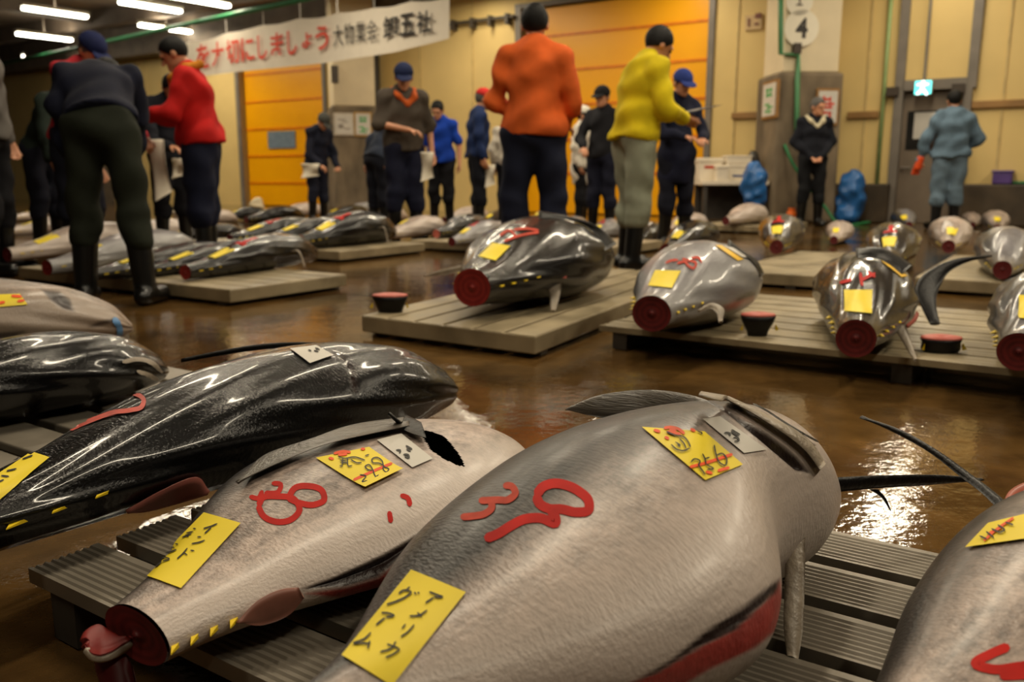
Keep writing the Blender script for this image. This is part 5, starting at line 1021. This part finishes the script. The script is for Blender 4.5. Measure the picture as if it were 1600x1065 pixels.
# orange jacket, back to the viewer
person('man in an orange jacket and navy trousers, back turned, in mid picture', P(834, 5.75), (.12, 1), h=1.76, topc=(206, 92, 36), botc=(24, 28, 46), bag=1.0, R=[(.25, .0, 1.10), (.19, .20, .98)], L=[(-.25, .02, 1.11), (-.16, .24, 1.04)], hv=.010, legbag=1.12, hp=.1, legs=dict(kl=(-.125, .02, .49), kr=(.125, .02, .49), al=(-.15, 0, .085), ar=(.15, 0, .085)))
# yellow jacket
w = person('man in a yellow jacket and grey trousers writing with head bowed', P(990, 6.25), (.86, .30), h=1.74, lean=.16, hp=.45, topc=(206, 184, 22), botc=(138, 142, 124), bag=1.12, R=[(.25, .10, 1.10), (.06, .36, 1.06)], L=[(-.25, .10, 1.10), (-.05, .38, 1.08)], hv=.008, legbag=1.12, legs=dict(kl=(-.09, .03, .49), kr=(.09, .0, .49), al=(-.10, 0, .085), ar=(.10, -.05, .085)))
q = w['W']; sheet('clipboard', 'dark clipboard held by the man in the yellow jacket', 'clipboard', [q((-.10, .40, 1.10)), q((.12, .40, 1.10)), q((.12, .62, 1.15)), q((-.10, .62, 1.15))], M('dark_board', C(50, 36, 26), rough=.5), .008)
# gray shirt man with cap
w = person('man in a dark grey shirt and blue-black cap with a forearm across his belly', P(632, 8.9), (.45, -1), h=1.78, lean=.05, hp=.35, hy=-.25, topc=(74, 66, 58), botc=(24, 27, 46), top='jacket', sleeve=.55, head='cap', capc=(24, 34, 66), bag=1.1, neckc=(196, 92, 40), R=[(.26, .06, 1.13), (.02, .24, 1.07)], L=[(-.27, -.02, 1.12), (-.27, .05, .86)], hv=.009, legbag=1.1)
towel('white towel hanging beside the grey-shirted man', 657, 678, 238, 280, 8.55)
# red jacket man
w = person('man in a red jacket and navy trousers holding out a notebook to the left', P(318, 6.75), (-.97, -.15), h=1.73, lean=.14, hp=.40, topc=(186, 26, 24), botc=(24, 28, 48), bag=1.12, R=[(.23, .14, 1.10), (.10, .42, 1.10)], L=[(-.25, .14, 1.10), (-.10, .44, 1.10)], hv=.008, legbag=1.28, neckc=(190, 120, 30))
q = w['W']; nb_ = sheet('notebook', 'small red notebook in the hand of the red-jacketed man', 'notebook', [q((-.02, .44, 1.13)), q((.16, .44, 1.13)), q((.16, .68, 1.17)), q((-.02, .68, 1.17))], M('red_cover', C(206, 60, 34), rough=.5), .016)
sheet('paper_sheet', 'white sheet of paper lying on the red notebook', 'paper', [q((0, .50, 1.152)), q((.13, .50, 1.152)), q((.13, .66, 1.182)), q((0, .66, 1.182))], MT_WHITE, .004)
# bending man in dark green trousers
person('man bending forward in a navy jacket and dark green trousers, back to the viewer', P(164, 4.5), (-.05, 1), h=1.68, twist=.34, side=-.03, lean=.92, hp=.9, topc=(22, 25, 42), botc=(32, 36, 27), bag=1.0, hem=-.02, R=[(.02, .50, 1.00), (-.05, .60, .82)], L=[(-.26, .14, 1.04), (-.27, .22, .78)], hv=.010, legbag=.98, legs=dict(kl=(-.135, .03, .49), kr=(.135, .0, .49), al=(-.15, 0, .085), ar=(.17, -.02, .085)))
# pink jacket with navy cap
person('man in a pink-red jacket and navy cap leaning over at left', P(122, 6.9), (.85, -.4), h=1.80, lean=.32, hp=.35, topc=(190, 48, 58), botc=(26, 28, 40), head='cap', capc=(24, 32, 70), hv=.010, hair=MT_HAIRG, R=[(.22, .34, 1.06), (.15, .52, .92)], L=[(-.24, .32, 1.05), (-.18, .5, .92)])
# dark green sleeve with red cap
person('man in a dark green sweatshirt and red cap reaching down at the left', P(68, 7.7), (.95, -.25), h=1.66, lean=.55, hp=.25, topc=(34, 44, 38), botc=(26, 28, 40), head='cap', capc=(196, 40, 40), hv=.010, sleeve=.75, R=[(.27, .30, .98), (.29, .42, .72)], L=[(-.26, .30, .98), (-.22, .44, .74)])
# left edge
person('man in a grey marled sweater cut by the left picture edge', P(-18, 5.9), (1, .1), h=1.76, topc=(92, 88, 84), botc=(18, 18, 22), hv=.011, hair=MT_HAIRG, bag=1.1)
# dark man behind the red jacket
person('man in black behind the red jacket with a white towel at his belt', P(266, 8.1), (.6, -.7), h=1.62, lean=.22, hp=.5, topc=(26, 28, 36), botc=(18, 18, 24), hv=.011, R=[(.24, .2, 1.04), (.12, .40, .98)], L=[(-.26, .1, 1.02), (-.2, .3, .86)])
towel('long white towel hanging between the bending man and the red jacket', 228, 256, 218, 306, 7.6, skew=14)
towel('white cloth bunched at the thigh of the man in black', 268, 288, 248, 276, 7.7)
# gray cap, navy jacket far
person('man in a gray cap and navy jacket looking down before the orange shutter', P(495, 12.9), (.75, -.6), h=1.62, lean=.22, hp=.55, topc=(24, 27, 42), botc=(30, 33, 48), head='cap', capc=(66, 66, 62), hv=.012, R=[(.24, .14, 1.03), (.16, .30, .88)], L=[(-.25, .12, 1.03), (-.18, .28, .86)])
towel('white towel at the waist of the gray-capped man', 470, 500, 256, 276, 12.5)
# bent man behind grey shirt
person('man in dark blue-grey bending behind the grey-shirted man', P(590, 10.2), (.7, .7), h=1.62, lean=.55, hp=.3, topc=(44, 50, 64), botc=(22, 24, 34), hv=.013)
# blue shirt
person('man in a bright blue short-sleeved shirt standing in the back', P(690, 11.6), (-.25, -1), h=1.66, lean=.10, hp=.4, topc=(22, 62, 164), botc=(20, 20, 24), top='tee', sleeve=.4, hv=.012, R=[(.25, .04, 1.10), (.22, .10, .86)], L=[(-.25, -.02, 1.10), (-.27, .04, .86)])
# navy jacket red cap
person('man in a navy jacket and red cap, side view, before the cream wall', P(746, 10.5), (.9, .15), h=1.70, lean=.05, hp=.25, topc=(28, 44, 84), botc=(20, 22, 30), head='cap', capc=(190, 44, 40), hv=.012, hair=MT_HAIRG)
towel('white papers hanging from the hand of the man in the red cap', 757, 774, 258, 290, 10.3)
# white shirt behind orange jacket
person('man in a white shirt half hidden left of the orange jacket', P(796, 11.2), (.3, 1), h=1.52, topc=(206, 198, 184), botc=(22, 24, 32), hv=.013, bag=1.05)
# white coat + black jacket
person('man in a white coat behind the orange jacket', P(908, 11.4), (.9, -.3), h=1.56, topc=(214, 206, 192), botc=(24, 24, 28), top='coat', hv=.013, head='cap', capc=(210, 204, 190))
person('man in a black jacket and black cap standing in front of the white coat', P(941, 10.1), (-.5, -.85), h=1.68, topc=(30, 30, 34), botc=(26, 28, 44), head='cap', capc=(24, 24, 26), hv=.012, hp=.2, R=[(.25, .08, 1.12), (.12, .26, 1.0)])
# behind yellow
person('man in navy with a blue cap behind the yellow jacket', P(1056, 8.2), (.35, -1), h=1.64, bag=.92, hp=.4, topc=(24, 27, 46), botc=(20, 22, 34), head='cap', capc=(40, 56, 120), hv=.011, top='coat', R=[(.24, .10, 1.10), (.08, .28, 1.06)], L=[(-.24, .08, 1.10), (-.10, .28, 1.04)])
# man by the pillar
person('grey-haired man in a dark jacket with pale shoulders standing before the pillar', P(1268, 11.75), (-.05, -1), h=1.70, hp=.15, hy=.5, topc=(26, 28, 36), botc=(20, 21, 24), hair=MT_HAIRG, hv=.011, boots=True, R=[(.245, -.03, 1.13), (.06, .15, .92)], L=[(-.245, -.03, 1.13), (-.06, .15, .92)], neckc=(200, 190, 160))
# blue workwear
w = person('man in pale blue workwear and black boots, back turned, near the steel door', P(1482, 11.1), (.05, 1), h=1.74, topc=(98, 120, 138), botc=(104, 124, 140), hv=.011, bag=1.2, legbag=1.2, L=[(-.30, .02, 1.11), (-.33, .08, .86)], R=[(.31, .0, 1.10), (.20, .20, 1.0)], hp=.1)
q = w['W']; g_ = Field(); a_, b_ = w['arm'][0]; d_ = (b_ - a_) / np.linalg.norm(b_ - a_); g_.cap(b_ - d_ * .02, b_ + d_ * .09, .042, .048, .02)
for s in (-.03, -.01, .01, .03): g_.cap(b_ + d_ * .08 + np.array([s, .02, 0]), b_ + d_ * .18 + np.array([s * 1.2, .03, 0]), .017, .013, .008)
g_.cap(b_ + d_ * .04 + np.array([.03, .03, 0]), b_ + d_ * .11 + np.array([.06, .05, 0]), .017, .014, .008)
V, Fq = g_.mesh(.008); Wq = np.array([q(v) for v in V]); mk('rubber_glove', Wq, Fq, M('orange_glove', C(232, 84, 34), rough=.4), w['root'])
